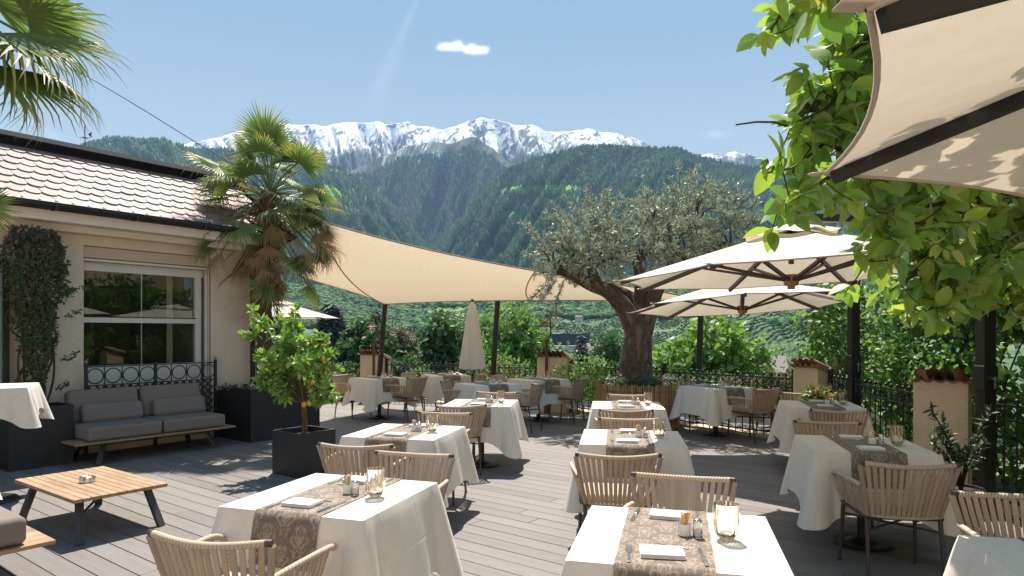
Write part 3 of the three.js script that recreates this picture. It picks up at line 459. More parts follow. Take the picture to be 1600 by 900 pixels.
function diningTable({ x, z, deg, at: where, s, drop = .43, flare = .1, detail = 2, shift = 0, items = true }) {
  const a = deg * Math.PI / 180, T = { a, y: deskY, local: (lx, lz) => V(x + Math.cos(a) * lx - Math.sin(a) * lz, 0, z + Math.sin(a) * lx + Math.cos(a) * lz) };
  const t = thing('dining_table', 'pedestal table beneath the cloth of ' + where, 'table', [x, 0, z], -a, 'pedestal dining tables');
  mesh('tabletop', rbox(.786, .028, .786, .01, 0, .735, 0), chairMetal, t); mesh('column', cyl(.035, .035, .7, 16, 0, .37, 0), darkMetal, t); mesh('base', merge([cyl(.2, .225, .018, 32, 0, .012, 0), cyl(.05, .12, .03, 24, 0, .035, 0)]), darkMetal, t);
  const cg = clothGeo(s, drop, flare), c = mesh('tablecloth', cg, clothMat); c.position.set(x, 0, z); c.rotation.y = -a; tag(c, 'cream linen cloth hanging over ' + where, 'tablecloth', 'cream tablecloths');
  const p = T.local(shift, 0); const r = mesh('table_runner', runnerGeo(.36, .4, .24, cg.userData.mid, shift), runnerMat); r.position.set(p.x, 0, p.z); r.rotation.y = -a; tag(r, 'taupe damask runner laid across ' + where, 'table runner', 'damask table runners');
  if (!items) return T;
  const G = 'table settings';
  const nj = () => rnd(-.12, .12); seed(s * 13 + 1);
  const skip = (q) => rnd() < q;
  for (const e of [1, -1]) {                        // e 1: near the viewer's end, -1: far end
    const end = e > 0 ? 'near' : 'far';
    const nx = shift + rnd(-.02, .02), nz = e * .265;
    { const q = T.local(nx, nz), m = mesh('napkin', napkinGeo, linen); m.position.set(q.x, deskY, q.z); m.rotation.y = -a + nj(); tag(m, `folded white napkin at the ${end} end of ${where}`, 'napkin', G); }
    setPlace(T, 'fork', (o) => { mesh('fork_head', forkGeo.head, steel, o); mesh('handle', forkGeo.handle, steel, o); }, `steel fork lying at the ${end} end of ${where}`, 'fork', shift - e * .135, nz - e * .0, (e > 0 ? 0 : Math.PI) + nj(), G);
    setPlace(T, 'knife', (o) => { mesh('blade', knifeGeo.blade, steel, o); mesh('handle', knifeGeo.handle, steel, o); }, `steel knife lying at the ${end} end of ${where}`, 'knife', shift + e * .14, nz - e * .0, (e > 0 ? 0 : Math.PI) + nj(), G);
    if (detail > 1 && !skip(.2)) setPlace(T, 'spoon', (o) => { mesh('spoon_bowl', spoonGeo.bowl, steel, o); mesh('handle', spoonGeo.handle, steel, o); }, `steel spoon lying at the ${end} end of ${where}`, 'spoon', shift - .0, e * .165, e * 1.45 + nj() * .5, G);
  }
  setPlace(T, 'sachet_cup', (o) => {
    mesh('cup', new THREE.LatheGeometry([[0, 0], [.026, 0], [.028, .004], [.028, .05], [.0255, .05], [.025, .006], [0, .006]].map(([u, v]) => new THREE.Vector2(u, v)), 24), ceramic, o);
    for (let i = 0; i < 8; i++) { const b = mesh('sachet', box(rnd(.008, .014), rnd(.07, .085), .003), sachetMats[i % 5], o); b.position.set(Math.cos(i * .8) * .012, .055, Math.sin(i * .8) * .012); b.rotation.set(rnd(-.25, .25), rnd(0, 3), rnd(-.25, .25)); }
  }, 'white ceramic cup of sugar sachets on ' + where, 'cup', shift + .075, .0, nj(), G);
  setPlace(T, 'salt_shaker', (o) => { mesh('jar', new THREE.LatheGeometry([[0, 0], [.019, 0], [.02, .006], [.0185, .055], [.016, .06], [.0145, .06], [.0165, .053], [.0175, .008], [0, .006]].map(([u, v]) => new THREE.Vector2(u, v)), 12), clearGlass, o); mesh('salt', cyl(.0155, .0165, .026, 12, 0, .0215, 0), saltMat, o); mesh('lid', new THREE.LatheGeometry([[.0175, .058], [.018, .07], [.012, .078], [0, .079]].map(([u, v]) => new THREE.Vector2(u, v)), 14), steel, o); }, 'small glass salt shaker with steel lid on ' + where, 'shaker', shift + .127, .02, 0, G);
  setPlace(T, 'glass_tumbler', (o) => { mesh('glass', tumG, smoky, o); mesh('candle', merge([cyl(.026, .024, .012, 20, 0, .0205, 0), cyl(.0015, .0015, .01, 6, 0, .031, 0)]), std({ color: lin(.8, .78, .7), roughness: .6 }), o); }, 'large faceted smoky glass tumbler on ' + where, 'glass', shift + .24, .01, nj(), G);
  return T;
}
const tables = [
  { x: -.928, z: -3.46, deg: 18, at: 'the front left table', s: 11 },
  { x: .683, z: -2.737, deg: 14, at: 'the front centre table', s: 12, shift: -.04 },
  { x: -.91, z: -5.65, deg: 14, at: 'the second table in the left row', s: 13 },
  { x: .97, z: -5.32, deg: 9, at: 'the second table in the centre row', s: 14, shift: -.02 },
  { x: -.37, z: -7.95, deg: 7, at: 'the third table in the left row', s: 15 },
  { x: 1.35, z: -7.7, deg: 7, at: 'the third table in the centre row', s: 16 },
  { x: 2.66, z: -4.99, deg: 13, at: 'the shaded table under the right parasol', s: 17 },
  { x: 3.655, z: -7.77, deg: 14, at: 'the shaded table before the right fence', s: 18 },
  { x: 2.17, z: -2.27, deg: 13, at: 'the table cut off at the lower right corner', s: 19, items: false },
  { x: -2.5, z: -12.35, deg: -42, at: 'the far left table before the left pillar', s: 20, detail: 1 },
  { x: -1.33, z: -13.2, deg: -22, at: 'the far table left of the closed parasol', s: 21, detail: 1 },
  { x: -.42, z: -10.95, deg: -30, at: 'the middle far table in the sail shade', s: 22, detail: 1 },
  { x: .48, z: -12.05, deg: -34, at: 'the far table before the centre pillar', s: 23, detail: 1 },
  { x: 3.2, z: -10.3, deg: -25, at: 'the far table right of the olive planter', s: 24, detail: 1 },
];
tables.forEach((t) => diningTable(t));
// chairs: x, z are of the top rail as measured; the seat lies .29 m in front of it
function chairAt(bx, bz, deg, label) { const a = deg * Math.PI / 180; putChair(bx + Math.sin(a) * .29, bz - Math.cos(a) * .29, a, label); }
chairAt(-1.21, -2.6, 14, 'rope armchair at the bottom edge, near side of the front left table');
chairAt(-.66, -4.42, 195, 'rope armchair facing us across the front left table');
chairAt(-1.14, -4.76, 8, 'rope armchair seen from behind at the second table in the left row');
chairAt(-.675, -6.66, 192, 'rope armchair facing us across the second table in the left row');
chairAt(-.56, -7.3, -14, 'rope armchair pulled aslant at the third table in the left row');
chairAt(-.2, -8.95, 187, 'rope armchair facing us across the third table in the left row');
chairAt(.965, -3.72, 196, 'rope armchair facing us across the front centre table');
chairAt(.71, -4.38, 4, 'rope armchair seen from behind at the second table in the centre row');
chairAt(1.1, -6.2, 187, 'rope armchair facing us across the second table in the centre row');
chairAt(1.2, -6.9, 5, 'rope armchair seen from behind at the third table in the centre row');
chairAt(1.53, -8.6, 187, 'rope armchair between the centre row and the bamboo planter');
chairAt(2.47, -4.07, 9, 'shaded rope armchair seen from behind under the right parasol');
chairAt(2.87, -5.98, 195, 'shaded rope armchair facing us across the table under the right parasol');
chairAt(3.43, -6.88, 12, 'shaded rope armchair seen from behind before the right fence');
chairAt(3.92, -8.82, 194, 'rope armchair facing us beside the right fence pillar');
chairAt(2.52, -3.3, 190, 'rope armchair behind the cut off table in the lower right corner');
chairAt(-1.72, -12.0, -58, 'far rope armchair right of the far left table');
chairAt(-3.3, -12.75, 122, 'far rope armchair left of the far left table');
chairAt(-.65, -12.95, -70, 'far rope armchair right of the table by the closed parasol');
chairAt(-2.15, -13.5, 110, 'far rope armchair left of the table by the closed parasol');
chairAt(.44, -10.6, -66, 'far rope armchair right of the middle table in the sail shade');
chairAt(-1.15, -11.2, 100, 'far rope armchair left of the middle table in the sail shade');
chairAt(1.24, -11.75, -60, 'far rope armchair right of the table before the centre pillar');
chairAt(-.3, -12.6, 118, 'far rope armchair left of the table before the centre pillar');
chairAt(3.72, -9.55, -30, 'rope armchair at the near right side of the table by the olive');
chairAt(2.85, -11.1, 155, 'rope armchair beyond the table by the olive, beside the planter');
// ---------- lounge ----------
const teakTex = texture(512, 256, (u, v) => { const g = tileNoise(u, v, 4, 3) * .4 + tileNoise(u * .25, v, 64, 5) * .4 + tileNoise(u * .5, v, 128, 7) * .2; const k = .72 + .4 * g; return [k, k * .97, k * .93]; });
const teakMats = [[.44, .3, .185], [.4, .27, .165], [.48, .335, .215]].map((c) => std({ color: lin(...c), map: teakTex, roughness: .6 }));
const sofaFabric = std({ color: lin(.24, .2, .175), map: clothTex, roughness: .95 });
const sofaMetal = std({ color: lin(.06, .055, .055), metalness: .3, roughness: .5 });
function legSplay(x, y, z, dx, dz) { return strip(V(x, y, z), V(x + dx, .0, z + dz), .06, .028, V(dx, .2, dz).normalize()); }
function puff(w, h, d, r, bulge) { const g = new RoundedBoxGeometry(w, h, d, 8, r); const p = g.attributes.position; for (let i = 0; i < p.count; i++) { const x = p.getX(i) / w * 2, y = p.getY(i) / h * 2, z = p.getZ(i) / d * 2; const k = bulge * (1 - x * x) * (1 - z * z) * Math.sign(y) * Math.min(1, Math.abs(y)); const q = bulge * .5 * (1 - x * x) * (1 - y * y) * Math.sign(z) * Math.min(1, Math.abs(z)); p.setY(i, p.getY(i) + k); p.setZ(i, p.getZ(i) + q); } g.computeVertexNormals(); return g; }
// local frame: x along the sofa, +z towards its front
function sofa(label, pos, turn, W, cushions, back) {
  const s = thing('lounge_sofa', label, 'sofa', pos, turn);
  const pl = new THREE.Group(); pl.name = 'platform'; s.add(pl); const D = .86, n = 8, w = D / n;
  for (let i = 0; i < n; i++) mesh('slat', boxUV(rbox(W, .026, w - .004, .005, 0, .275, -D / 2 + w * (i + .5))), teakMats[i % 3], pl);
  mesh('frame', merge([box(W - .5, .035, .05, 0, .24, D / 2 - .16), box(W - .5, .035, .05, 0, .24, -D / 2 + .16), box(.05, .035, D - .3, -W / 2 + .4, .239, 0), box(.05, .035, D - .3, W / 2 - .4, .239, 0)]), sofaMetal, s);
  for (const x of [-1, 1]) for (const z of [-1, 1]) mesh('leg', legSplay(x * (W / 2 - .36), .25, z * (D / 2 - .16), x * .1, z * .11), sofaMetal, s);
  cushions.forEach(([x, cw]) => mesh('seat_cushion', puff(cw, .17, .76, .04, .012).translate(x, .378, .02), sofaFabric, s));
  if (back) cushions.forEach(([x, cw], i) => { const m = mesh('back_cushion', puff(cw * .98, .42, .16, .05, .02), sofaFabric, s); m.position.set(x, .655, -.33); m.rotation.x = -.2; const p = mesh('lumbar_pillow', puff(cw * .86, .24, .13, .055, .03), sofaFabric, s); p.position.set(x + .05, .57, -.17); p.rotation.x = -.28; });
  return s;
}
{ const c = V(-5.09, 0, -7.69).add(U.clone().multiplyScalar(.985)).add(N.clone().multiplyScalar(-.44)); sofa('long brown grey lounge sofa with cushions below the window', [c.x, 0, c.z], TURN, 2.0, [[-.42, .86], [.45, .84]], true); }
{ const c = V(-2.89, 0, -4.16).add(U.clone().multiplyScalar(-.9)).add(N.clone().multiplyScalar(-.43)); sofa('grey lounge seat with teak edge in the lower left corner', [c.x, 0, c.z], TURN, 1.8, [[.36, .8], [-.45, .8]], false);
  const thr = mesh('cream_throw', grid(14, 24, (u, v) => { const q = v * .5; return V(-2.89 - N.x * .80 - U.x * (.12 + u * .26) + N.x * Math.min(q, .22), .477 + .012 * Math.sin(u * 14) * .4 + .14 * Math.max(0, 1 - v * 2.2), -4.16 - N.z * .80 - U.z * (.12 + u * .26) + N.z * Math.min(q, .22)); }), clothMat); tag(thr, 'cream throw folded on the lounge seat at the left edge', 'throw'); }
{ // coffee table
  const t = thing('coffee_table', 'low teak slatted coffee table with splayed dark legs', 'coffee table', [-3.555, 0, -5.53], TURN + .02);
  const L = 1.2, W = .70, n = 11, w = W / n; // length runs along local z
  const top = new THREE.Group(); top.name = 'tabletop'; t.add(top);
  for (let i = 0; i < n; i++) { const g = boxUV(rbox(w - .0025, .03, L, .006, -W / 2 + w * (i + .5), .335, 0)); const uv = g.attributes.uv; for (let k = 0; k < uv.count; k++) uv.setXY(k, uv.getY(k) * .8, uv.getX(k) * 2 + i * .13); mesh('slat', g, teakMats[(i * 2) % 3], top); }
  mesh('frame', merge([box(.04, .03, L - .36, -W / 2 + .13, .304, 0), box(.04, .03, L - .36, W / 2 - .13, .304, 0), box(W - .26, .03, .04, 0, .303, L / 2 - .2), box(W - .26, .03, .04, 0, .303, -L / 2 + .2), rod(V(-W / 2 + .15, .2, L / 2 - .2), V(0, .29, L / 2 - .36), .01), rod(V(W / 2 - .15, .2, -L / 2 + .2), V(0, .29, -L / 2 + .36), .01)]), sofaMetal, t);
  for (const x of [-1, 1]) for (const z of [-1, 1]) mesh('leg', legSplay(x * (W / 2 - .1), .315, z * (L / 2 - .16), x * .05, z * .15), sofaMetal, t);
  const p = at(141, 751, 5.45); const a = thing('ashtray', 'round brushed steel ashtray on the teak coffee table', 'ashtray', [-3.56, .3502, -5.5]);
  mesh('bowl', new THREE.LatheGeometry([[0, 0], [.058, 0], [.06, .004], [.06, .042], [.052, .046], [.05, .04], [.05, .012], [0, .01]].map(([u, v]) => new THREE.Vector2(u, v)), 32), steel, a); mesh('lid', new THREE.LatheGeometry([[.048, .038], [.03, .05], [.014, .053], [.012, .046], [0, .044]].map(([u, v]) => new THREE.Vector2(u, v)), 28), steel, a);
}
{ // tall clothed table at the left edge
  const pos = [-4.98, 0, -6.22]; const t = thing('standing_table', 'high clothed standing table cut off at the left edge', 'table', pos, .5);
  mesh('tabletop', rbox(.7, .03, .7, .01, 0, 1.07, 0), chairMetal, t); mesh('column', cyl(.04, .04, 1.05, 14, 0, .53, 0), darkMetal, t); mesh('base', cyl(.24, .26, .02, 30, 0, .014, 0), darkMetal, t);
  const c = mesh('tablecloth', clothGeo(91, .26, .06, .36), clothMat); c.position.set(pos[0], .34, pos[2]); c.rotation.y = .5; tag(c, 'cream cloth on the high table at the left edge', 'tablecloth', 'cream tablecloths');
}
// ---------- parasols and shade sail ----------
const canvasTex = texture(256, 256, (u, v) => { const a = .5 + .5 * Math.sin(u * 402.1), b = .5 + .5 * Math.sin(v * 402.1); const k = .92 + .05 * a * b + .05 * tfbm(u, v, 6, 8); return [k, k, k * .995]; }); canvasTex.repeat.set(3, 3);
const canopyMat = phy({ color: lin(.82, .715, .565), map: canvasTex, transmission: .28, thickness: 0, roughness: 1, side: THREE.DoubleSide });
const offWhite = phy({ color: lin(.82, .78, .72), map: canvasTex, transmission: .2, thickness: 0, roughness: 1, side: THREE.DoubleSide });
const bindMat = std({ color: lin(.46, .38, .29), roughness: .9 });
const brownAlu = std({ color: lin(.07, .05, .04), metalness: .3, roughness: .42 });
const blackAlu = std({ color: lin(.022, .02, .021), metalness: .3, roughness: .4 });
const hubWood = std({ color: lin(.30, .15, .07), roughness: .5 });
function parasol({ label, c, Y, R, phi, tx, tz, mast, rise = .39, beamY, mat = canopyMat, metal = brownAlu, capLift = .05 }) {
  const o = thing('cantilever_parasol', label, 'parasol', [mast[0], 0, mast[1]], 0, 'cantilever parasols over the tables');
  const off = V(-mast[0], 0, -mast[1]), C = V(c[0], 0, c[1]).add(off);
  const P = (a, r, y) => V(C.x + R * r * Math.cos(a), Y + y + tx * R * r * Math.cos(a) + tz * R * r * Math.sin(a), C.z - R * r * Math.sin(a));
  const vert = Array.from({ length: 8 }, (_, i) => P(phi + i * Math.PI / 4, 1, 0)), apex = P(0, 0, rise);
  const panels = [], bind = [];
  const sheet = (i, u, v) => { const a = vert[i], b = vert[(i + 1) % 8], w = 4 * u * (1 - u); const rim = a.clone().lerp(b, u); rim.lerp(V(C.x, rim.y, C.z), .045 * w); const p = apex.clone().lerp(rim, v); p.y -= .022 * Math.sin(Math.PI * v) * w; return p; };
  for (let i = 0; i < 8; i++) { panels.push(grid(10, 12, (u, v) => sheet(i, u, lerp(.17, 1, v)))); bind.push(tube(Array.from({ length: 7 }, (_, k) => sheet(i, k / 6, 1)), .0065, 10, 5)); }
  const can = mesh('canopy', merge(panels), mat, o); mesh('edge_binding', merge(bind), bindMat, can);
  const cap = []; for (let i = 0; i < 8; i++) cap.push(grid(8, 4, (u, v) => { const r = lerp(.0, .27, v), p = sheet(i, u, r); p.y += capLift + .012 * Math.sin(u * 6.28) * v; return p; }));
  mesh('vent_cap', merge(cap), mat, o);
  for (let i = 0; i < 8; i++) { const v = vert[i], d = V(0, -.026, 0); mesh('rib', strip(apex.clone().add(d), v.clone().add(V(0, -.022, 0)).lerp(apex, .015), .026, .036, V(0, 1, 0).cross(v.clone().sub(apex)).cross(v.clone().sub(apex)).normalize()), metal, o);
    const tab = mesh('corner_tab', rbox(.055, .006, .035, .003), bindMat, o); tab.position.copy(v); tab.rotation.y = phi + i * Math.PI / 4; tab.position.add(V(Math.cos(phi + i * Math.PI / 4) * .02, .004, -Math.sin(phi + i * Math.PI / 4) * .02)); mesh('grommet', new THREE.TorusGeometry(.009, .0035, 6, 14).rotateX(Math.PI / 2).translate(.012, .001, 0), steel, tab); }
  const hub = P(0, 0, -.045);
  mesh('hub', merge([cyl(.07, .055, .09, 12, hub.x, hub.y, hub.z), cyl(.03, .03, .05, 10, hub.x, hub.y - .05, hub.z)]), hubWood, o);
  for (let i = 0; i < 8; i++) { const t = apex.clone().lerp(vert[i], .54).add(V(0, -.045, 0)), dir = V(t.x - hub.x, 0, t.z - hub.z).normalize(); mesh('strut', strip(hub.clone().add(dir.clone().multiplyScalar(.05)), t, .022, .03, V(0, 1, 0).cross(dir)), metal, o); }
  const top = V(apex.x, beamY, apex.z), end = V(0, beamY + .02, 0);
  mesh('centre_rod', rod(apex.clone().add(V(0, -.3, 0)), top.clone().add(V(0, .06, 0)), .022, .022, 10), metal, o);
  mesh('beam', strip(top.clone().add(top.clone().sub(end).setY(0).normalize().multiplyScalar(.08)), end, .06, .085, V(0, 1, 0).cross(end.clone().sub(top)).normalize()), blackAlu, o);
  mesh('mast', rbox(.115, beamY + .12, .115, .012, 0, (beamY + .12) / 2, 0), blackAlu, o); mesh('sleeve', rbox(.135, .22, .135, .01, 0, 1.2, 0), blackAlu, o); mesh('base_plate', rbox(.5, .02, .5, .006, 0, .012, 0), blackAlu, o);
  const cr = mesh('crank', merge([cyl(.02, .02, .06, 10).rotateX(Math.PI / 2).translate(0, 1.2, .09), box(.015, .1, .012, 0, 1.16, .115)]), steel, o);
  return o;
}
parasol({ label: 'large cream octagonal parasol right of the olive tree', c: [2.329, -5.473], Y: 2.084, R: 1.45, phi: .028, tx: .039, tz: -.014, mast: [4.2, -5.82], beamY: 2.56 });
parasol({ label: 'cream octagonal parasol partly hidden below the large one', c: [2.897, -8.247], Y: 1.939, R: 1.4, phi: .469, tx: .035, tz: -.068, mast: [4.4, -8.45], beamY: 2.44, rise: .36 });
parasol({ label: 'parasol corner with dark ribs seen from below at upper right', c: [1.985, -.985], Y: 2.087, R: 1.45, phi: 0, tx: 0, tz: 0, mast: [4.1, -1.0], beamY: 2.6, metal: blackAlu });
parasol({ label: 'distant white parasol behind the palm trunk', c: [-5.5, -15.6], Y: 1.95, R: 1.35, phi: .2, tx: 0, tz: 0, mast: [-6.9, -16.6], beamY: 2.5 });
{ // shade sail: A near left, C right, B far left, E left at the building
  const A = at(503, 346, 9.7), Cc = at(1096, 468, 12.6), B = at(602, 475, 15), E = at(470, 432, 12.2), mid = A.clone().add(Cc).add(B).add(E).multiplyScalar(.25);
  const edge = (p, q, t, k) => { const e = p.clone().lerp(q, t); return e.lerp(mid, k * 4 * t * (1 - t)); };
  const sail = thing('shade_sail', 'large cream shade sail stretched over the far tables', 'shade sail', [0, 0, 0]);
  // two curved panels that meet along the seam from A to B: the broad one runs to C, the narrow one to E
  const seamAt = (v) => A.clone().lerp(B, v).add(V(-.25, -.1, 0).multiplyScalar(4 * v * (1 - v)));
  const panel = (K, kn, kf) => (u, v) => { const p = seamAt(v).lerp(K, u), w = 4 * u * (1 - u), n = A.clone().lerp(K, u), s = B.clone().lerp(K, u); const c = n.clone().add(s).multiplyScalar(.5); return p.add(s.clone().sub(n).multiplyScalar(w * (kn * (1 - v) ** 2 - kf * v ** 2))); };
  const f = panel(Cc, .12, .06), fe = panel(E, .14, .05);
  const sg = merge([grid(40, 26, f), grid(20, 26, (u, v) => fe(u, 1 - v))]); const uv = sg.attributes.uv; for (let i = 0; i < uv.count; i++) uv.setXY(i, uv.getX(i) * 6, uv.getY(i) * 5);
  mesh('fabric', sg, phy({ color: lin(.85, .69, .49), map: canvasTex, transmission: .38, thickness: 0, roughness: 1, side: THREE.DoubleSide }), sail);
  const hem = (fn) => tube(Array.from({ length: 13 }, (_, i) => fn(i / 12)), .013, 36, 6);
  mesh('hem', merge([hem((t) => f(t, 0)), hem((t) => f(t, 1)), hem((t) => fe(t, 0)), hem((t) => fe(t, 1))]), std({ color: lin(.3, .24, .2), roughness: .8 }), sail);
  const seamM = std({ color: lin(.5, .3, .13), roughness: .9 });
  mesh('seam', tube(Array.from({ length: 12 }, (_, i) => { const t = i / 11; return f(0, t).add(V(0, -.012, 0)); }), .012, 40, 5), seamM, sail);
  mesh('seam', tube(Array.from({ length: 12 }, (_, i) => { const t = i / 11; return f(.5, t).add(V(0, -.012, 0)); }), .012, 40, 5), seamM, sail);
  mesh('cable', rod(A, V(-3.55, 3.16, -10.5), .008, .008, 6), ironMat, sail); mesh('cable', rod(E, V(-4.2, 2.75, -11.6), .008, .008, 6), ironMat, sail);
  const pole = (label, top, base) => { const p = thing('steel_pole', label, 'pole', [base[0], 0, base[1]]); const t = top.clone().sub(V(base[0], 0, base[1])); mesh('shaft', rod(V(0, 0, 0), t.clone().add(V(0, .06, 0)), .062, .055, 14), blackAlu, p); mesh('base_plate', cyl(.14, .14, .02, 20, 0, .012, 0), blackAlu, p); mesh('shackle', new THREE.TorusGeometry(.03, .008, 6, 14).translate(t.x, t.y + .02, t.z + .05), steel, p); return p; };
  pole('dark steel pole at the left far corner of the shade sail', B, [-3.08, -15.0]);
  pole('dark steel pole beside the closed parasol under the sail', at(778, 467, 14), [-.45, -14.0]);
  pole('slim dark pole at the right corner of the sail behind the olive table', Cc, [3.56, -12.6]);
  const q = at(1281, 470, 11.5); pole('dark post standing behind the right tiled pillar', q, [q.x - .02, -11.5]);
}
{ // closed parasol
  const b = at(738, 575, 12.6), o = thing('closed_parasol', 'closed off white parasol hanging folded above the far tables', 'parasol', [b.x, 0, b.z]); const H0 = .93, H1 = 2.2;
  mesh('pole', cyl(.022, .022, 2.22, 12, 0, 1.11, 0), brownAlu, o); mesh('base', merge([cyl(.2, .23, .07, 24, 0, .04, 0), cyl(.035, .035, .3, 12, 0, .2, 0)]), darkMetal, o);
  const fold = (r0, r1, y0, y1, nlob, deep) => grid(96, 14, (u, v) => { const a = u * 6.2832, lob = Math.pow(Math.abs(Math.cos(a * nlob / 2 + .4 + .3 * Math.sin(a * 2))), .5); const r = lerp(r0, r1, Math.pow(v, .8)) * (1 - deep * lob * smooth(0, .25, v)); return V(Math.cos(a) * r, lerp(y0, y1, v) - (v > .97 ? .03 * lob : 0), Math.sin(a) * r * .9); });
  mesh('folded_canopy', fold(.06, .29, H1 - .06, H0, 8, .32), offWhite, o); mesh('vent_cap', fold(.02, .13, H1, H1 - .26, 8, .25), offWhite, o); mesh('finial', new THREE.SphereGeometry(.03, 10, 8).translate(0, H1 + .02, 0), brownAlu, o);
  const g = thing('glass_lantern', 'small clear glass lantern glinting below the closed parasol', 'lantern', [b.x - .03, .82, b.z + .12]); mesh('globe', new THREE.LatheGeometry([[0, 0], [.035, .005], [.05, .05], [.04, .1], [.02, .13], [.016, .13], [.036, .1], [.046, .05], [.032, .009], [0, .004]].map(([x, y]) => new THREE.Vector2(x, y)), 20), clearGlass, g); mesh('hook', rod(V(0, .12, 0), V(0, .2, -.03), .004), ironMat, g);
}
// ---------- terrace edge: pillars, fence, lamps, pots, planters ----------
const clay = [[.36, .21, .145], [.32, .18, .125], [.41, .26, .19], [.3, .18, .135]].map((c) => std({ color: lin(...c), map: plasterTex, roughness: .85 }));
function pillar(label, x, z, turn, w, d, h) {
  const p = thing('masonry_pillar', label, 'pillar', [x, 0, z], turn, 'plastered pillars along the terrace edge');
  const g = box(w, 1, d, 0, .5, 0), q = g.attributes.position; for (let i = 0; i < q.count; i++) if (q.getY(i) > .9) q.setY(i, h - (q.getZ(i) < 0 ? .16 * d / .5 : 0)); else q.setY(i, -.2); g.computeVertexNormals();
  mesh('body', boxUV(g), plasterPillar, p);
  const n = Math.round(w / .105) + 1, st = (w + .06) / n, sl = Math.atan2(.16 * d / .5, d); seed(x * 100 + 900);
  const half = (r, up) => { const s = new THREE.CylinderGeometry(r, r * 1.08, d + .14, 10, 1, true, up ? -Math.PI / 2 : Math.PI / 2, Math.PI); return s.rotateX(Math.PI / 2); };
  const gu = merge([half(st * .56, true), half(st * .47, true)]), gd = merge([half(st * .56, false), half(st * .47, false)]);
  for (let i = 0; i < n * 2 - 1; i++) { const up = i % 2 === 0, m = mesh('cap_tile', up ? gu : gd, clay[Math.floor(rnd() * 4)], p); m.position.set(-w / 2 - .03 + st / 2 + i * st / 2, h - .08 * d / .5 + (up ? .035 : .055), 0); m.rotation.x = -sl + rnd(-.015, .015); m.rotation.z = rnd(-.04, .04); }
  return p;
}
pillar('small plastered pillar with tile cap behind the far left table', -3.18, -15.3, -.35, .52, .5, 1.1);
pillar('wide plastered pillar with wavy tile cap behind the brown lamp post', .92, -13.5, -.42, .62, .62, 1.12);
pillar('plastered pillar with tile cap at the right fence corner', 4.32, -9.35, -1.08, .4, .42, 1.12);
pillar('tall sunlit plastered pillar behind the shaded right table', 4.2, -6.4, -.68, .44, .4, 1.14);
function ironFence(label, a, b, h = .9) {
  const d = V(b[0] - a[0], 0, b[1] - a[1]), L = d.length(), f = thing('iron_fence', label, 'fence', [a[0], 0, a[1]], Math.atan2(-d.z, d.x));
  for (const [y, t] of [[h, .022], [h - .13, .016], [.1, .02]]) mesh('rail', box(L, t, .024, L / 2, y, 0), ironMat, f);
  const n = Math.round(L / .12), bar = merge([cyl(.008, .008, h - .02, 6, 0, h / 2 + .01, .0), new THREE.SphereGeometry(.021, 8, 6).translate(0, h + .05, 0), cyl(.006, .006, .06, 6, 0, h + .02, 0)]), ring = new THREE.TorusGeometry(.044, .006, 6, 14).translate(0, h - .065, 0);
  for (let i = 1; i < n; i++) { const m = mesh('bar', bar, ironMat, f); m.position.x = i * L / n; if (i < n - 1) { const r = mesh('ring', ring, ironMat, m); r.position.x = L / n / 2; } }
  const np = Math.max(1, Math.round(L / 2.2)); for (let i = 0; i <= np; i++) mesh('post', merge([box(.05, h + .1, .05, i * L / np, (h + .1) / 2, .002), new THREE.SphereGeometry(.04, 10, 8).translate(i * L / np, h + .13, 0)]), ironMat, f);
  return f;
}
ironFence('iron fence at the far left behind the lemon tree', [-6.6, -17.4], [-3.5, -15.4], .82);
ironFence('iron fence with rings between the two far pillars', [-2.9, -15.2], [.6, -13.7], .86);
ironFence('iron fence running behind the olive tree', [1.2, -13.3], [4.15, -9.65], .92);
ironFence('iron fence in the shade behind the right tables', [4.42, -9.1], [4.3, -6.65], .95);
ironFence('shaded iron fence right of the sunlit pillar', [4.35, -6.1], [5.0, -3.2], .95);
structure('terrace_kerb', merge([[[-6.6, -17.5], [-3.2, -15.6]], [[-3.2, -15.6], [1, -13.75]], [[1, -13.75], [4.45, -9.5]], [[4.45, -9.5], [4.35, -6.2]], [[4.35, -6.2], [5.1, -3]]].map(([a, b]) => { const dx = b[0] - a[0], dz = b[1] - a[1], L = Math.hypot(dx, dz); return box(L, 3.4, .3, 0, -1.66, 0).rotateY(Math.atan2(-dz, dx)).translate((a[0] + b[0]) / 2 , 0, (a[1] + b[1]) / 2); })), plasterPillar);
// street-style terrace lamps
const rust = std({ color: lin(.11, .05, .035), roughness: .6, metalness: .3 });
function lampPost(label, x, z, H) {
  const l = thing('terrace_lamp', label, 'lamp post', [x, 0, z], 0, 'brown terrace lamps');
  mesh('pole', merge([cyl(.032, .036, H * .72, 12, 0, H * .36, 0), cyl(.05, .055, H * .3, 12, 0, H * .15, 0), cyl(.06, .05, .05, 12, 0, H * .31, 0), cyl(.045, .045, .03, 12, 0, H * .72, 0)]), rust, l);
  mesh('arm', tube([V(0, H * .72, 0), V(.06, H * .76, 0), V(.085, H * .84, 0), V(.07, H * .94, 0), V(.02, H * .985, 0), V(-.03, H * .96, 0)], .014, 26, 8), rust, l);
  mesh('shade', new THREE.LatheGeometry([[.02, .1], [.045, .085], [.06, .03], [.14, 0], [.145, -.012], [.05, .012], [.035, .07]].map(([u, v]) => new THREE.Vector2(u, v)), 24).translate(-.03, H * .865, 0), rust, l);
  mesh('globe', new THREE.LatheGeometry([[.055, 0], [.06, -.05], [.045, -.1], [.0, -.115], [0, -.11], [.04, -.096], [.055, -.05], [.05, 0]].map(([u, v]) => new THREE.Vector2(u, v)), 18).translate(-.03, H * .86, 0), clearGlass, l);
  return l;
}
lampPost('brown lamp post before the small left pillar', at(584, 600, 14.6).x, -14.6, 2.0);
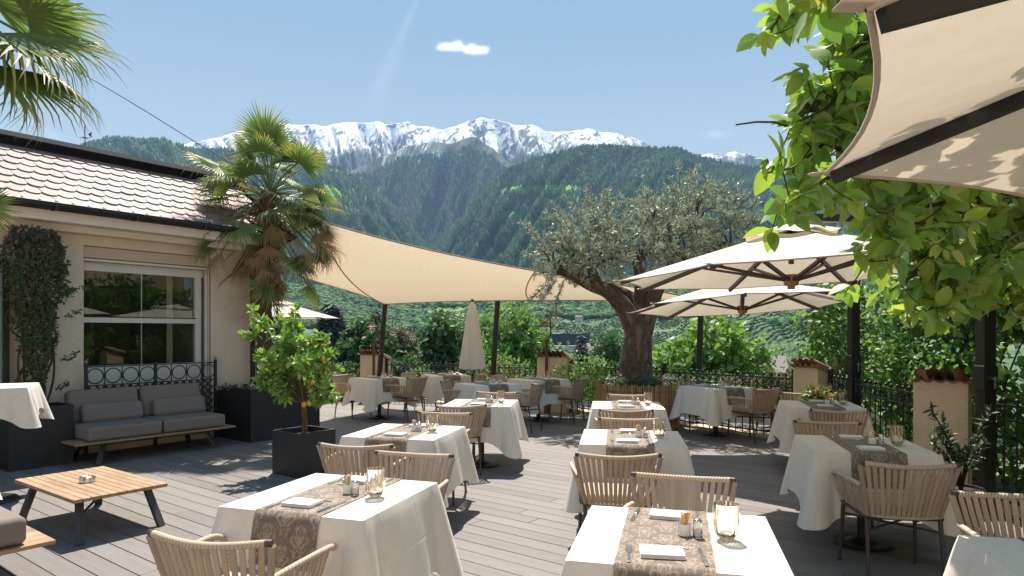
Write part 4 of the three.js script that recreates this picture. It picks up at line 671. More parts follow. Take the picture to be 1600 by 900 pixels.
lampPost('brown lamp post before the wide centre pillar', at(854, 600, 13.05).x, -13.05, 2.0);
// square dark planters
const planterMat = std({ color: lin(.02, .021, .024), roughness: .55, map: plasterTex });
const soil = std({ color: lin(.04, .028, .018), roughness: 1 });
function planter(name, label, x, z, turn, w, d, h) { const p = thing(name, label, 'planter', [x, 0, z], turn, 'dark square planters'); const t = .022; mesh('box', boxUV(merge([rbox(w, h, t, .004, 0, h / 2, d / 2 - t / 2), rbox(w, h, t, .004, 0, h / 2, -d / 2 + t / 2), box(t, h - .002, d - 2 * t, w / 2 - t / 2, h / 2, 0), box(t, h - .002, d - 2 * t, -w / 2 + t / 2, h / 2, 0), box(w - .03, .02, d - .03, 0, .02, 0)])), planterMat, p); mesh('soil', grid(16, 16, (u, v) => V((u - .5) * (w - .045), h - .07 + .02 * fbm(u * 6, v * 6, x), (.5 - v) * (d - .045))), soil, p); return p; }
const rel = (c, a, b) => V(c[0], 0, c[1]).add(U.clone().multiplyScalar(a)).add(N.clone().multiplyScalar(b));
const pL = rel([-2.34, -7.19], .25, -.25); planter('square_planter', 'black cube planter holding the lemon tree', pL.x, pL.z, TURN, .5, .5, .49);
const pB = rel([-3.79, -9.53], .6, -.47); planter('square_planter', 'large dark planter right of the sofa under the palm', pB.x, pB.z, TURN, 1.2, .93, .78);
const pG = V(-5.93, 0, -8.31).add(U.clone().multiplyScalar(-.2)).add(N.clone().multiplyScalar(.34)); planter('square_planter', 'dark planter at the left wall holding the bougainvillea', pG.x, pG.z, TURN, .66, .5, .72);
{ // flower pot by the far fence
  const p = at(540, 620, 15.6), o = thing('flower_pot', 'small terracotta pot with a plant at the far fence', 'flower pot', [p.x, 0, p.z]); mesh('pot', new THREE.LatheGeometry([[0, 0], [.13, 0], [.17, .26], [.185, .26], [.185, .31], [.16, .31], [.15, .05], [0, .04]].map(([u, v]) => new THREE.Vector2(u, v)), 24), clay[1], o); mesh('soil', cyl(.155, .15, .02, 20, 0, .27, 0), soil, o);
}
// olive planter wrapped in a bamboo mat
const oliveAt = at(996, 600, 11.25); oliveAt.y = 0;
{
  const o = thing('bamboo_planter', 'round planter wrapped in split bamboo around the olive tree', 'planter', [oliveAt.x, 0, oliveAt.z]); const R = .7;
  mesh('drum', new THREE.CylinderGeometry(R - .02, R - .02, .72, 48, 1, true).translate(0, .36, 0), std({ color: lin(.06, .04, .025), roughness: 1, side: THREE.DoubleSide }), o);
  mesh('soil', cyl(R - .03, R - .03, .04, 40, 0, .66, 0), soil, o);
  const bm = [[.36, .22, .09], [.42, .27, .115], [.31, .18, .075], [.47, .32, .15]].map((c) => std({ color: lin(...c), roughness: .6 })); seed(31);
  const canes = [0, 1, 2, 3].map(() => []);
  const caneG = [.74, .755, .725].map((h) => cyl(.0085, .0085, h, 6, 0, h / 2 + .004, 0));
  let shown = 0; const nC = 250; for (let i = 0; i < nC; i++) { const a = i / nC * 6.2832, m = mesh('cane', caneG[Math.floor(rnd() * 3)], bm[Math.floor(rnd() * 4)], o); m.position.set(Math.cos(a) * R, rnd(-.0, .008), Math.sin(a) * R); m.rotation.z = rnd(-.012, .012); }
  for (const y of [.16, .4, .64]) mesh('binding_wire', new THREE.TorusGeometry(R + .0105, .003, 5, 60).rotateX(Math.PI / 2).translate(0, y, 0), ironMat, o);
}
// slack guy wire from the palm to the roof
{ const w = mesh('guy_wire', tube([at(30, 60, 8.2), at(180, 145, 8.8), at(312, 226, 9.9), at(372, 262, 10.3)], .006, 40, 5), ironMat); tag(w, 'thin dark wire stretched from upper left to the palm', 'wire'); }
// houses and works hall down in the valley
{
  const hall = at(888, 541, 420); const o = thing('works_hall', 'long dark blue industrial hall in the valley', 'building', [hall.x, hall.y, hall.z]);
  mesh('hall', box(24, 8, 30, 0, 4, 0), std({ color: lin(.02, .03, .05), roughness: .5 }), o); for (let i = 0; i < 12; i++) mesh('cladding_rib', box(.3, 7.6, .2, -11 + i * 2, 4, 15.1), std({ color: lin(.03, .042, .065), roughness: .5 }), o);
  mesh('annex', box(44, 3, 16, 8, -1.2, 24), std({ color: lin(.55, .55, .53), roughness: .7 }), o); mesh('annex_roof', box(46, .5, 18, 8, .55, 24), std({ color: lin(.3, .3, .3), roughness: .7 }), o);
  const hw = [[.72, .66, .56], [.75, .72, .66], [.66, .55, .42]].map((c) => std({ color: lin(...c), roughness: .9 })), hr = [[.35, .15, .1], [.17, .155, .14], [.25, .14, .11]].map((c) => std({ color: lin(...c), roughness: .85 })), wm = std({ color: lin(.03, .035, .04), roughness: .3 });
  const house = (label, p, turn, w, d, h, k) => {
    const o = thing('house', label, 'house', [p.x, p.y, p.z], turn, 'houses below the terrace'); mesh('wall', box(w, h + 3, d, 0, h / 2 - 1.5, 0), hw[k % 3], o);
    const s = new THREE.Shape([new THREE.Vector2(-d / 2 - .4, 0), new THREE.Vector2(d / 2 + .4, 0), new THREE.Vector2(0, d * .28)]); mesh('roof', new THREE.ExtrudeGeometry(s, { depth: w + .8, bevelEnabled: false }).rotateY(Math.PI / 2).translate(-w / 2 - .4, h, 0), hr[k % 3], o);
    for (let i = 0; i < 3; i++) mesh('window', box(w * .12, h * .28, .08, (i - 1) * w * .3, h * .6, d / 2 + .02), wm, o); mesh('chimney', box(w * .07, d * .22, w * .07, w * .22, h + d * .28, 0), hw[1], o);
  };
  house('house with red tiled roof glimpsed behind the lemon tree', at(533, 574, 48), .5, 2.6, 3, .5, 0); house('beige house half hidden behind the fig bush', at(1172, 604, 30), -.3, 2.2, 2.4, .75, 1);
  house('small pale house among vineyards at the right', at(1278, 534, 620), .2, 9, 7, 3, 2); house('tiny farmhouse at the wood edge left of the olive trunk', at(905, 499, 950), -.4, 10, 8, 3.5, 2); house('second tiny farmhouse at the wood edge', at(868, 501, 900), .3, 9, 7, 3, 2);
  house('low house with red roof beside the olive trunk', at(944, 606, 60), .4, 3.2, 3, 1.2, 0); house('grey roofed house below the spruce', at(938, 566, 110), -.2, 7, 5, 1.8, 1);
}

// the neighbouring house behind the viewer, which the window mirrors
{
  structure('rear_terrace', boxUV(box(30, .05, 3.4, 0, -.05, 3.2)), std({ color: lin(.55, .48, .4), map: plasterTex, roughness: .9 }));
  const o = thing('neighbour_house', 'cream house with tiled roof mirrored in the window glass', 'house', [1.5, 0, 4.8]);
  mesh('wall', boxUV(box(24, 6.6, .4, 0, 3.3, 0)), std({ color: lin(.76, .65, .5), map: plasterTex, bumpMap: plasterBump, bumpScale: .004, roughness: .9 }), o);
  const s = new THREE.Shape([new THREE.Vector2(-.7, 0), new THREE.Vector2(5, 0), new THREE.Vector2(5, 2.4)]); mesh('roof', new THREE.ExtrudeGeometry(s, { depth: 25, bevelEnabled: false }).rotateY(-Math.PI / 2).translate(12.5, 6.6, 0), clay[2], o);
  for (let i = 0; i < 7; i++) { const f = mesh('window', merge([box(1.3, .08, .1, 0, 2.6, 0), box(1.3, .08, .1, 0, .9, 0), box(.08, 1.7, .1, -.62, 1.75, 0), box(.08, 1.7, .1, .62, 1.75, 0)]), whiteFrame, o); f.position.set(-10 + i * 3.3, i % 2 ? 3.4 : .2, -.24); mesh('pane', box(1.2, 1.64, .02, 0, 1.75, 0), std({ color: lin(.03, .035, .04), roughness: .08 }), f); }
  const w = thing('neighbour_house', 'house wing with long tiled roof mirrored at the right of the window', 'house', [10.5, 0, 1]);
  mesh('wall', boxUV(box(.4, 3.2, 13, 0, 1.6, 0)), plaster, w);
  const q = new THREE.Shape([new THREE.Vector2(-1.1, 0), new THREE.Vector2(5.5, 0), new THREE.Vector2(5.5, 2.9)]); mesh('roof', new THREE.ExtrudeGeometry(q, { depth: 14, bevelEnabled: false }).translate(0, 3.2, -7), clay[2], w);
  for (let i = 0; i < 4; i++) mesh('window', box(.06, 1.4, 1.1, -.22, 1.7, -4.6 + i * 3), std({ color: lin(.03, .035, .04), roughness: .08 }), w);
}
// ---------- plants ----------
function leafGeo(L, W, fold = .25, curl = .15, n = 3) {        // base at origin, runs along +y, upper face +z
  const pos = [], idx = [], uv = []; const prof = (t) => Math.pow(Math.sin(Math.PI * Math.pow(t, .8)), .8);
  for (let i = 0; i <= n; i++) { const t = i / n, w = W / 2 * (i === 0 ? .06 : i === n ? 0 : prof(t)), y = L * t, z = -curl * L * t * t; pos.push(-w, y, z + fold * w, 0, y, z, w, y, z + fold * w); uv.push(0, t, .5, t, 1, t); }
  for (let i = 0; i < n; i++) { const a = i * 3; for (const k of [0, 1]) { idx.push(a + k, a + k + 1, a + k + 4, a + k, a + k + 4, a + k + 3); } }
  const g = new THREE.BufferGeometry(); g.setAttribute('position', new THREE.Float32BufferAttribute(pos, 3)); g.setAttribute('uv', new THREE.Float32BufferAttribute(uv, 2)); g.setIndex(idx); g.computeVertexNormals(); return g;
}
const leafMat = (tr, gloss) => phy({ color: 0xffffff, transmission: tr, thickness: 0, roughness: .94, clearcoat: gloss, clearcoatRoughness: .38, side: THREE.DoubleSide });
const LEAF = leafMat(.48, .5), LEAF_DULL = leafMat(.4, .15), LEAF_GLOSS = leafMat(.48, .8);
// furrows run along a limb: u goes along it, v round it
const furrow = (u, v) => { const w = v + .03 * (tile2(u, v, 6, 6, 31) - .5); const r = Math.abs(tile2(u, ((w % 1) + 1) % 1, 4, 22, 3) - .5) * 2 * .6 + Math.abs(tile2(u, ((w % 1) + 1) % 1, 9, 44, 6) - .5) * .7; return clamp(r); };
const barkTex = texture(256, 512, (u, v) => { const k = .5 + .62 * furrow(u, v) + .22 * tfbm(u, v, 24, 7); return [k, k * .97, k * .93]; });
const barkBump = texture(256, 512, (u, v) => { const r = furrow(u, v) + .15 * tfbm(u, v, 32, 7); return [r, r, r]; }, false);
const bark = (r, g, b, bump = .02) => std({ color: lin(r, g, b), map: barkTex, bumpMap: barkBump, bumpScale: bump, roughness: .95 });
const barkBrown = bark(.16, .11, .08), barkGrey = bark(.2, .17, .14), barkDark = bark(.09, .065, .05);
class Leaves {
  constructor() { this.m = []; this.c = []; }
  add(p, dir, up, s, col) { const y = dir.clone().normalize(), x = y.clone().cross(up); if (x.lengthSq() < 1e-6) x.set(1, 0, 0); x.normalize(); const z = x.clone().cross(y).normalize(); const sc = typeof s === 'number' ? s : s; this.m.push(new THREE.Matrix4().makeBasis(x.multiplyScalar(sc), y.multiplyScalar(sc), z.multiplyScalar(sc)).setPosition(p)); this.c.push(col); }
  build(name, geo, mat, parent, stuff) { const im = new THREE.InstancedMesh(geo, mat, this.m.length); const c = new THREE.Color(); this.m.forEach((m, i) => { im.setMatrixAt(i, m); im.setColorAt(i, c.setRGB(...this.c[i])); }); im.name = name; im.userData.kind = 'stuff'; im.castShadow = im.receiveShadow = true; parent.add(im); return im; }
}
const pick = (list, v = .25) => { const a = list[Math.floor(rnd() * list.length)], k = 1 + rnd(-v, v); return [a[0] * k, a[1] * k, a[2] * k]; };
const rdir = () => { const z = rnd(-1, 1), a = rnd(0, 6.2832), r = Math.sqrt(1 - z * z); return V(r * Math.cos(a), z, r * Math.sin(a)); };
// a broadleaf tree: trunk, forking limbs, crown of leaf sprays on lobes
function leafyTree({ name = 'broadleaf_tree', label, category = 'tree', base, h, lobes, n, leaf, size, cols, trunkR, mat = LEAF_DULL, wood = barkBrown, group, s, spray = 9, limbs = true }) {
  seed(s); const t = thing(name, label, category, [base.x, base.y, base.z], 0, group); const B = base.clone();
  const woodG = []; const fork = V(0, h * .35, 0);
  mesh('trunk', taperTube([V(0, -.2, 0), V(rnd(-.05, .05) * h, h * .18, rnd(-.05, .05) * h), fork], trunkR, trunkR * .7, 10, 9, .3), wood, t);
  if (limbs) { for (const [x, y, z, rx, ry] of lobes) { const e = V(x, y, z); const m = fork.clone().lerp(e, .5).add(V(rnd(-.1, .1) * rx, ry * .1, rnd(-.1, .1) * rx)); woodG.push(taperTube([fork.clone().add(V(0, -.1 * h * .3, 0)), m, e], trunkR * .55, trunkR * .16, 10, 6)); for (let k = 0; k < 3; k++) { const q = e.clone().add(rdir().multiply(V(rx, ry, rx)).multiplyScalar(.75)); woodG.push(taperTube([m.clone().lerp(e, rnd(.2, .9)), e.clone().lerp(q, .5), q], trunkR * .2, trunkR * .05, 6, 5)); } } mesh('limbs', merge(woodG), wood, t); }
  const L = new Leaves(), tot = lobes.reduce((a, l) => a + l[3] * l[4], 0);
  for (const [x, y, z, rx, ry, rz = rx] of lobes) { const cnt = Math.round(n * rx * ry / tot / spray); for (let i = 0; i < cnt; i++) { const d = rdir(), r = Math.pow(rnd(.18, 1), .42) * (1 + .16 * noise3(d.x * 3 + x, d.y * 3 + y, d.z * 3 + s)); const c = V(x + d.x * rx * r, y + d.y * ry * r, z + d.z * rz * r), tip = d.clone().add(V(0, .35, 0)).add(rdir().multiplyScalar(.5)).normalize(), col = pick(cols, .12); for (let k = 0; k < spray; k++) { const p = c.clone().add(tip.clone().multiplyScalar(size * (k / spray - .3) * 2.4)).add(rdir().multiplyScalar(size * .45)); const kk = rnd(.8, 1.25); L.add(p, tip.clone().multiplyScalar(.6).add(rdir()), rdir().add(V(0, .9, 0)), size * rnd(.7, 1.25), [col[0] * kk, col[1] * kk, col[2] * kk]); } } }
  L.build('crown', leaf, mat, t); return t;
}
const unitLeaf = leafGeo(1, .5, .3, .12), unitWide = leafGeo(1, .72, .25, .18), unitThin = leafGeo(1, .24, .2, .1, 2);
function shapeLobes(list, d) { return list; }
// trees beyond the fence: px, top y, width, distance
function bgTree(label, px, top, wpx, d, n, cols, s, size = .16, opt = {}) {
  const b = at(px, 520, d); const topY = 1.6 - (top - 520) / 1025 * d, w = wpx / 1025 * d / 2, gy = -3.4 - Math.max(0, d - 20) * .05; b.y = gy; const H = topY - gy; seed(s + 500);
  const lobes = []; const k = opt.k || 7; for (let i = 0; i < k; i++) { const a = i / k * 6.28 + rnd(0, .6), r = w * rnd(.25, .62), yy = H - w * rnd(.45, 1.9) * (opt.tall || 1); lobes.push([Math.cos(a) * r, Math.max(H * .3, yy), Math.sin(a) * r * .8, w * rnd(.4, .6), w * rnd(.34, .55), w * .5]); } lobes.push([0, H - w * .42, 0, w * .45, w * .42, w * .45]); lobes.push([0, H * .5, 0, w * .8, Math.max(w * .4, H * .28), w * .7]);
  return leafyTree({ label, base: b, h: H, lobes, n, leaf: opt.leaf || unitLeaf, size, cols, trunkR: .05 * H * .4 + .05, s, group: 'trees below the terrace', ...opt });
}
const DARKG = [[.06, .13, .03], [.085, .18, .04], [.045, .1, .028]], BRIGHT = [[.17, .31, .05], [.23, .39, .07], [.13, .25, .04]], PALE = [[.22, .29, .13], [.18, .26, .1], [.27, .33, .16]], BROWN = [[.2, .18, .1], [.15, .16, .08], [.24, .19, .12]];
bgTree('dense dark green tree left of the closed parasol', 690, 498, 118, 21, 9000, DARKG, 101, .2, { leaf: unitWide });
bgTree('dark green tree behind the small left pillar', 566, 508, 96, 22, 7000, DARKG, 102, .2, { leaf: unitWide });
bgTree('brownish green bush between two dark trees', 622, 514, 70, 24, 5000, BROWN, 103, .15);
bgTree('bright green tree between the parasol and the lamp post', 800, 474, 140, 26, 11000, BRIGHT, 104, .2, { k: 9 });
bgTree('bright green tree left of the lamp post', 752, 500, 70, 28, 5000, BRIGHT, 114, .2);
bgTree('rounded green tree left of the olive trunk', 948, 524, 52, 60, 3500, [[.06, .14, .04], [.08, .17, .045]], 105, .34);
bgTree('low pale green tree behind the centre pillar', 878, 545, 66, 38, 4000, PALE, 106, .25);
bgTree('pale green tree below the olive trunk', 940, 562, 80, 40, 4000, BRIGHT, 107, .26);
bgTree('silvery green willow right of the fig bush', 1222, 534, 84, 34, 5000, PALE, 108, .22, { leaf: unitThin });
bgTree('grey green tree before the vineyards at right', 1262, 552, 60, 40, 4000, PALE, 109, .24);
bgTree('green tree far left beside the building', 440, 500, 120, 24, 6000, DARKG, 110, .2);
bgTree('leafy bush left of the far fence', 500, 560, 70, 19, 4500, BRIGHT, 111, .13);
bgTree('dark bush behind the far fence rings', 625, 560, 90, 18.5, 5000, DARKG, 112, .14);
bgTree('green bush behind the centre pillar fence', 795, 560, 110, 18, 5000, BRIGHT, 113, .13);
function conifer(label, px, top, wpx, d, cols, s, n = 2600) {
  seed(s); const topY = 1.6 - (top - 520) / 1025 * d, w = wpx / 1025 * d / 2, b = at(px, 520, d), gy = -3.4 - Math.max(0, d - 20) * .06, H = topY - gy; const t = thing('conifer_tree', label, 'tree', [b.x, gy, b.z], 0, 'trees below the terrace'); mesh('trunk', taperTube([V(0, 0, 0), V(0, H * .5, 0), V(0, H, 0)], .1, .02, 6, 7), barkDark, t);
  const L = new Leaves(); for (let i = 0; i < n; i++) { const f = Math.pow(rnd(), .75), y = H * (1 - f * .92), tier = .72 + .28 * Math.abs(Math.sin(y * 9 / w * .5)), r = w * Math.pow(f, .85) * tier * Math.sqrt(rnd(.25, 1)), a = rnd(0, 6.28); const p = V(Math.cos(a) * r, y - r * .22, Math.sin(a) * r); L.add(p, V(Math.cos(a), -.15 + rnd(-.3, .3), Math.sin(a)), V(0, 1, 0), w * rnd(.25, .5), pick(cols, .2)); } L.build('crown', unitThin, LEAF_DULL, t);
}
conifer('pointed dark spruce right of the centre pillar', 908, 524, 50, 40, [[.02, .045, .025], [.03, .06, .03]], 121, 5000);
conifer('small spruce beside the pointed dark spruce', 932, 556, 26, 42, [[.025, .05, .025]], 122, 1600);
conifer('broad blue green cedar behind the lemon tree', 518, 473, 100, 46, [[.04, .06, .045], [.05, .075, .055]], 123, 6000);
conifer('broad dark cedar behind the left sail pole', 588, 482, 60, 46, [[.035, .055, .035]], 124, 4000);
conifer('slender cypress beside the left sail pole', 613, 494, 12, 50, [[.02, .045, .02]], 125, 1200);
// fig bush right of the olive
leafyTree({ name: 'fig_bush', label: 'bright green fig bush behind the fence right of the olive', category: 'bush', base: at(1105, 520, 14.6).setY(-2.6), h: 4.7, s: 131, n: 6000, leaf: unitWide, size: .17, cols: [[.2, .38, .05], [.27, .45, .06], [.14, .29, .04]], trunkR: .09, mat: LEAF, spray: 5,
  lobes: [[-.65, 3.4, 0, .6, .6], [.1, 3.9, 0, .6, .65], [.75, 3.5, 0, .6, .6], [-.3, 2.7, .2, .7, .6], [.6, 2.7, 0, .8, .6], [1.1, 2.9, 0, .4, .5], [-.9, 2.8, 0, .5, .6], [.2, 3.2, -.3, .9, .7]] });
// low shrubs along the fence
[[905, 603, 13.0, .5, .5, BRIGHT, 'green shrub in the gap right of the centre pillar'], [1225, 605, 10.2, .45, .45, [[.14, .2, .04], [.24, .13, .03], [.12, .19, .04]], 'yellow green shrub left of the right fence pillar'], [785, 588, 14.3, .5, .4, [[.22, .24, .04], [.14, .2, .04]], 'yellow flowering shrub behind the far tables'], [1180, 600, 11.2, .6, .4, [[.16, .2, .05], [.22, .16, .05]], 'yellowish shrub behind the far right table'], [1090, 605, 12.2, .8, .35, [[.1, .19, .04], [.15, .22, .05]], 'low shrub behind the fence by the slim pole'], [1278, 606, 8.7, .12, .1, [[.2, .24, .04], [.3, .2, .05], [.1, .2, .05]], 'small potted shrub before the right fence pillar'], [930, 615, 12.6, .5, .4, BRIGHT, 'bright shrub left of the bamboo planter'], [540, 590, 15.6, .28, .35, [[.06, .14, .04], [.1, .2, .05]], 'leafy plant growing from the far terracotta pot'], [655, 580, 15.4, .22, .2, BRIGHT, 'small green plant by the far left fence']].forEach(([px, py, d, rx, ry, cols, label], i) => { const c = at(px, py, d); leafyTree({ name: 'shrub', label, category: 'shrub', base: V(c.x, Math.max(-.02, c.y - ry - .35), c.z), h: ry * 2 + .35, s: 140 + i, n: 900, leaf: unitLeaf, size: .075, cols, trunkR: .018, mat: LEAF, spray: 4, lobes: [[0, ry + .2, 0, rx, ry], [rx * .4, ry * 1.2 + .2, 0, rx * .6, ry * .7], [-rx * .4, ry * .9 + .2, .05, rx * .6, ry * .7]] }); });
// ---------- olive tree ----------
{
  seed(201); const d = 11.25, o = thing('olive_tree', 'old olive tree with thick forked trunk and silvery crown', 'tree', [oliveAt.x, .66, oliveAt.z]); const rp = (px, py, dz = 0) => at(px, py, d + dz).sub(V(oliveAt.x, .66, oliveAt.z));
  const tr = (pts, r0, r1, n, k) => { const g = taperTube(pts, r0, r1, n, k, 0), p = g.attributes.position, c = new THREE.CatmullRomCurve3(pts); for (let i = 0; i <= n; i++) { const o2 = c.getPointAt(i / n), ln = i / n * c.getLength(); for (let j = 0; j <= k; j++) { const a = j / k * 6.2832, q = i * (k + 1) + j, w = 1 + .16 * noise3(Math.cos(a) * 1.1, Math.sin(a) * 1.1, ln * .7 + pts[0].x * 3) + .12 * (.5 - Math.abs(noise3(Math.cos(a) * 2.6, Math.sin(a) * 2.6, ln * .45 + 7))) + .05 * noise3(Math.cos(a) * 5, Math.sin(a) * 5, ln * 1.4); p.setXYZ(q, o2.x + (p.getX(q) - o2.x) * w, o2.y + (p.getY(q) - o2.y) * w, o2.z + (p.getZ(q) - o2.z) * w); } } g.computeVertexNormals(); return g; };
  const flare = tr([rp(994, 612), rp(993, 590), rp(994, 560), rp(997, 525), rp(999, 498)], .3, .215, 40, 40); { const p = flare.attributes.position; for (let i = 0; i < p.count; i++) { const y = p.getY(i), k = 1 + .28 * Math.exp(-(y + .05) / .12) * (.6 + .5 * Math.sin(Math.atan2(p.getZ(i), p.getX(i)) * 5)); const kk = lerp(.72, 1, smooth(.05, .9, y)) ; p.setX(i, p.getX(i) * k * .93); p.setZ(i, p.getZ(i) * k * .93); } flare.computeVertexNormals(); }
  const oliveBark = bark(.21, .15, .105, .05); { oliveBark.map = barkTex.clone(); oliveBark.map.repeat.set(1.5, 1); oliveBark.map.needsUpdate = true; oliveBark.bumpMap = barkBump.clone(); oliveBark.bumpMap.repeat.set(1.5, 1); oliveBark.bumpMap.needsUpdate = true; }
  mesh('trunk', flare, oliveBark, o);
  const limb = (a, r0, r1) => mesh('limb', tr(a, r0, r1, 30, 24), oliveBark, o);
  limb([rp(994, 520), rp(974, 480), rp(950, 455), rp(925, 445), rp(900, 432), rp(872, 420)], .17, .08); limb([rp(1003, 520), rp(1014, 485), rp(1025, 455), rp(1045, 425), rp(1060, 395)], .17, .075); limb([rp(998, 505), rp(990, 470, .2), rp(965, 452, .4), rp(950, 440, .5)], .14, .06); limb([rp(1003, 505, .1), rp(1002, 465, .1), rp(1000, 430, -.2), rp(990, 395, -.3)], .15, .06); limb([rp(935, 448), rp(925, 425, -.2), rp(922, 400, -.3)], .1, .05); limb([rp(1035, 440), rp(1070, 415, .3), rp(1105, 395, .4), rp(1135, 380, .3)], .1, .045);
  const lobes = [[888, 384, 0, .6, .46], [930, 358, .1, .58, .48], [864, 404, -.2, .4, .33], [955, 386, -.3, .55, .38], [1005, 384, .3, .55, .4], [1048, 362, -.2, .68, .52], [1085, 335, 0, .65, .58], [1120, 355, .2, .62, .52], [1072, 396, -.2, .6, .36], [1000, 398, -.4, .5, .26], [930, 402, -.4, .5, .26], [1142, 374, 0, .45, .38], [912, 404, .4, .48, .3], [1018, 340, .3, .4, .35]];
  const L = new Leaves(), tw = [], cols = [[.31, .355, .225], [.4, .44, .315], [.25, .29, .175], [.52, .555, .44], [.35, .385, .26]];
  const twig = (p, dir, len, n) => { const q = p.clone().add(dir.clone().multiplyScalar(len * .5)).add(V(0, -.02, 0)), e = p.clone().add(dir.clone().multiplyScalar(len)).add(V(0, -.03 * rnd(), 0)); tw.push(taperTube([p, q, e], .006, .002, 4, 4)); for (let i = 0; i < n; i++) { const t = rnd(.05, 1), c = p.clone().lerp(e, t).add(V(0, -.015 * t, 0)), ld = dir.clone().multiplyScalar(.7).add(rdir().multiplyScalar(.9)); L.add(c, ld, rdir(), rnd(.06, .105), pick(cols, .2)); } };
  lobes.forEach(([px, py, dz, rx, ry]) => { const c = rp(px, py, dz); for (let i = 0; i < 68 * rx * ry / .3; i++) { const dd = rdir(), r = Math.cbrt(rnd(.08, 1)); const p = c.clone().add(V(dd.x * rx * r, dd.y * ry * r, dd.z * rx * r)); twig(p, dd.clone().add(V(0, .45, 0)).add(rdir().multiplyScalar(.6)).normalize(), rnd(.18, .36), 34); } for (let k = 0; k < 6; k++) { const e = c.clone().add(rdir().multiply(V(rx, ry, rx)).multiplyScalar(.8)); tw.push(taperTube([c.clone().add(V(0, -ry * .6, 0)), c.clone().lerp(e, .5), e], .028, .007, 5, 5)); } });
  for (const [a, b] of [[[1060, 340], [1063, 262]], [[1075, 330], [1085, 268]], [[1050, 345], [1052, 285]], [[1110, 330], [1150, 290]], [[1130, 350], [1180, 318]], [[1140, 365], [1190, 345]], [[930, 345], [925, 300]], [[945, 345], [950, 305]], [[900, 365], [870, 325]], [[860, 400], [826, 350]], [[850, 425], [826, 395]], [[865, 430], [830, 468]], [[880, 440], [862, 490]], [[870, 435], [846, 462]], [[1090, 320], [1110, 285]], [[1020, 335], [1012, 300]]]) { const p = rp(...a), e = rp(...b), dir = e.clone().sub(p); for (let k = 0; k < 6; k++) twig(p.clone().lerp(e, k / 6), dir.clone().normalize().add(rdir().multiplyScalar(.35)).normalize(), dir.length() * .3 + .08, 22); }
  mesh('branches', merge(tw), barkGrey, o); L.build('crown', unitThin, phy({ color: 0xffffff, transmission: .22, thickness: 0, roughness: .94, clearcoat: .6, clearcoatRoughness: .35, side: THREE.DoubleSide }), o);
  [[-.42, .28], [.4, .3], [.1, .5], [.52, .1], [-.25, .5]].forEach(([x, z], i) => leafyTree({ name: 'flowering_plant', label: ['white flowering plant left of the olive trunk', 'white flowering plant right of the olive trunk', 'low plant before the olive trunk', 'leafy plant at the right rim of the bamboo planter', 'leafy plant at the left rim of the bamboo planter'][i], category: 'plant', base: V(oliveAt.x + x, .66, oliveAt.z + z), h: .2, s: 210 + i, n: 420, leaf: unitWide, size: .045, cols: i < 2 ? [[.04, .1, .03], [.06, .13, .04], [.5, .5, .46]] : [[.04, .1, .03], [.07, .15, .04]], trunkR: .008, mat: LEAF, spray: 4, limbs: false, lobes: [[0, .1, 0, .16, .11], [.1, .08, 0, .12, .09]] }));
}
// ---------- fan palms ----------
function fanFrond(R, segs, spread, droop, seedN, tipBrown, wf = .95) {
  seed(seedN); const pos = [], idx = [], col = []; const g = new THREE.BufferGeometry();
  for (let i = 0; i < segs; i++) { const a = lerp(-spread, spread, (i + .5) / segs) + rnd(-.02, .02), len = R * (1 - .18 * Math.pow(Math.abs(a) / spread, 2)) * rnd(.88, 1.06), w = R * spread / segs * wf, n = 6, dr = droop * rnd(.7, 1.4), bendAt = rnd(.55, .75); const dx = Math.sin(a), dy = Math.cos(a), px = dy, py = -dx; const yg = rnd(.8, 1.2), tb = rnd();
    const b0 = pos.length / 3; for (let k = 0; k <= n; k++) { const t = k / n, r = len * t, ww = w * (t < .4 ? t / .4 * .92 + .08 : Math.max(.03, 1 - (t - .4) / .6)) * .62; let z = -.10 * R * Math.pow(Math.abs(a) / spread, 2) * t, y = r; const over = Math.max(0, t - bendAt); z -= dr * R * over * over * 2.4; const rr = r - over * over * R * dr * .8; const cx = dx * rr, cy = dy * rr; pos.push(cx - px * ww, cy - py * ww, z + ww * .55, cx, cy, z, cx + px * ww, cy + py * ww, z + ww * .55); const br = t > .86 && tb < tipBrown ? [.26, .16, .07] : t > .66 && tb < tipBrown * .6 ? [.42, .38, .07] : [.14 * yg, .23 * yg, .045 * yg]; for (let q = 0; q < 3; q++) col.push(...br); }
    for (let k = 0; k < n; k++) { const c = b0 + k * 3; for (const q of [0, 1]) idx.push(c + q, c + q + 1, c + q + 4, c + q, c + q + 4, c + q + 3); } }
  g.setAttribute('position', new THREE.Float32BufferAttribute(pos, 3)); g.setAttribute('color', new THREE.Float32BufferAttribute(col, 3)); g.setIndex(idx); g.computeVertexNormals(); return g;
}
const frondGeos = [0, 1, 2, 3, 4].map((i) => fanFrond(.6, 34, 1.75, [.35, .6, .9, .5, .75][i], 300 + i, [.5, .7, .8, .4, .9][i]));
const dryGeos = [0, 1, 2].map((i) => fanFrond(.62, 18, [.8, 1.0, .65][i], [1.2, .9, 1.5][i], 330 + i, 1, .62));
const frondMat = phy({ vertexColors: true, color: 0xffffff, transmission: .42, thickness: 0, roughness: .94, clearcoat: .6, clearcoatRoughness: .35, side: THREE.DoubleSide }), dryMat = phy({ color: lin(.36, .25, .13), transmission: .2, thickness: 0, roughness: .95, side: THREE.DoubleSide });
const petioleMat = std({ color: lin(.13, .17, .05), roughness: .6 }), fibre = std({ color: lin(.11, .065, .038), roughness: 1 });
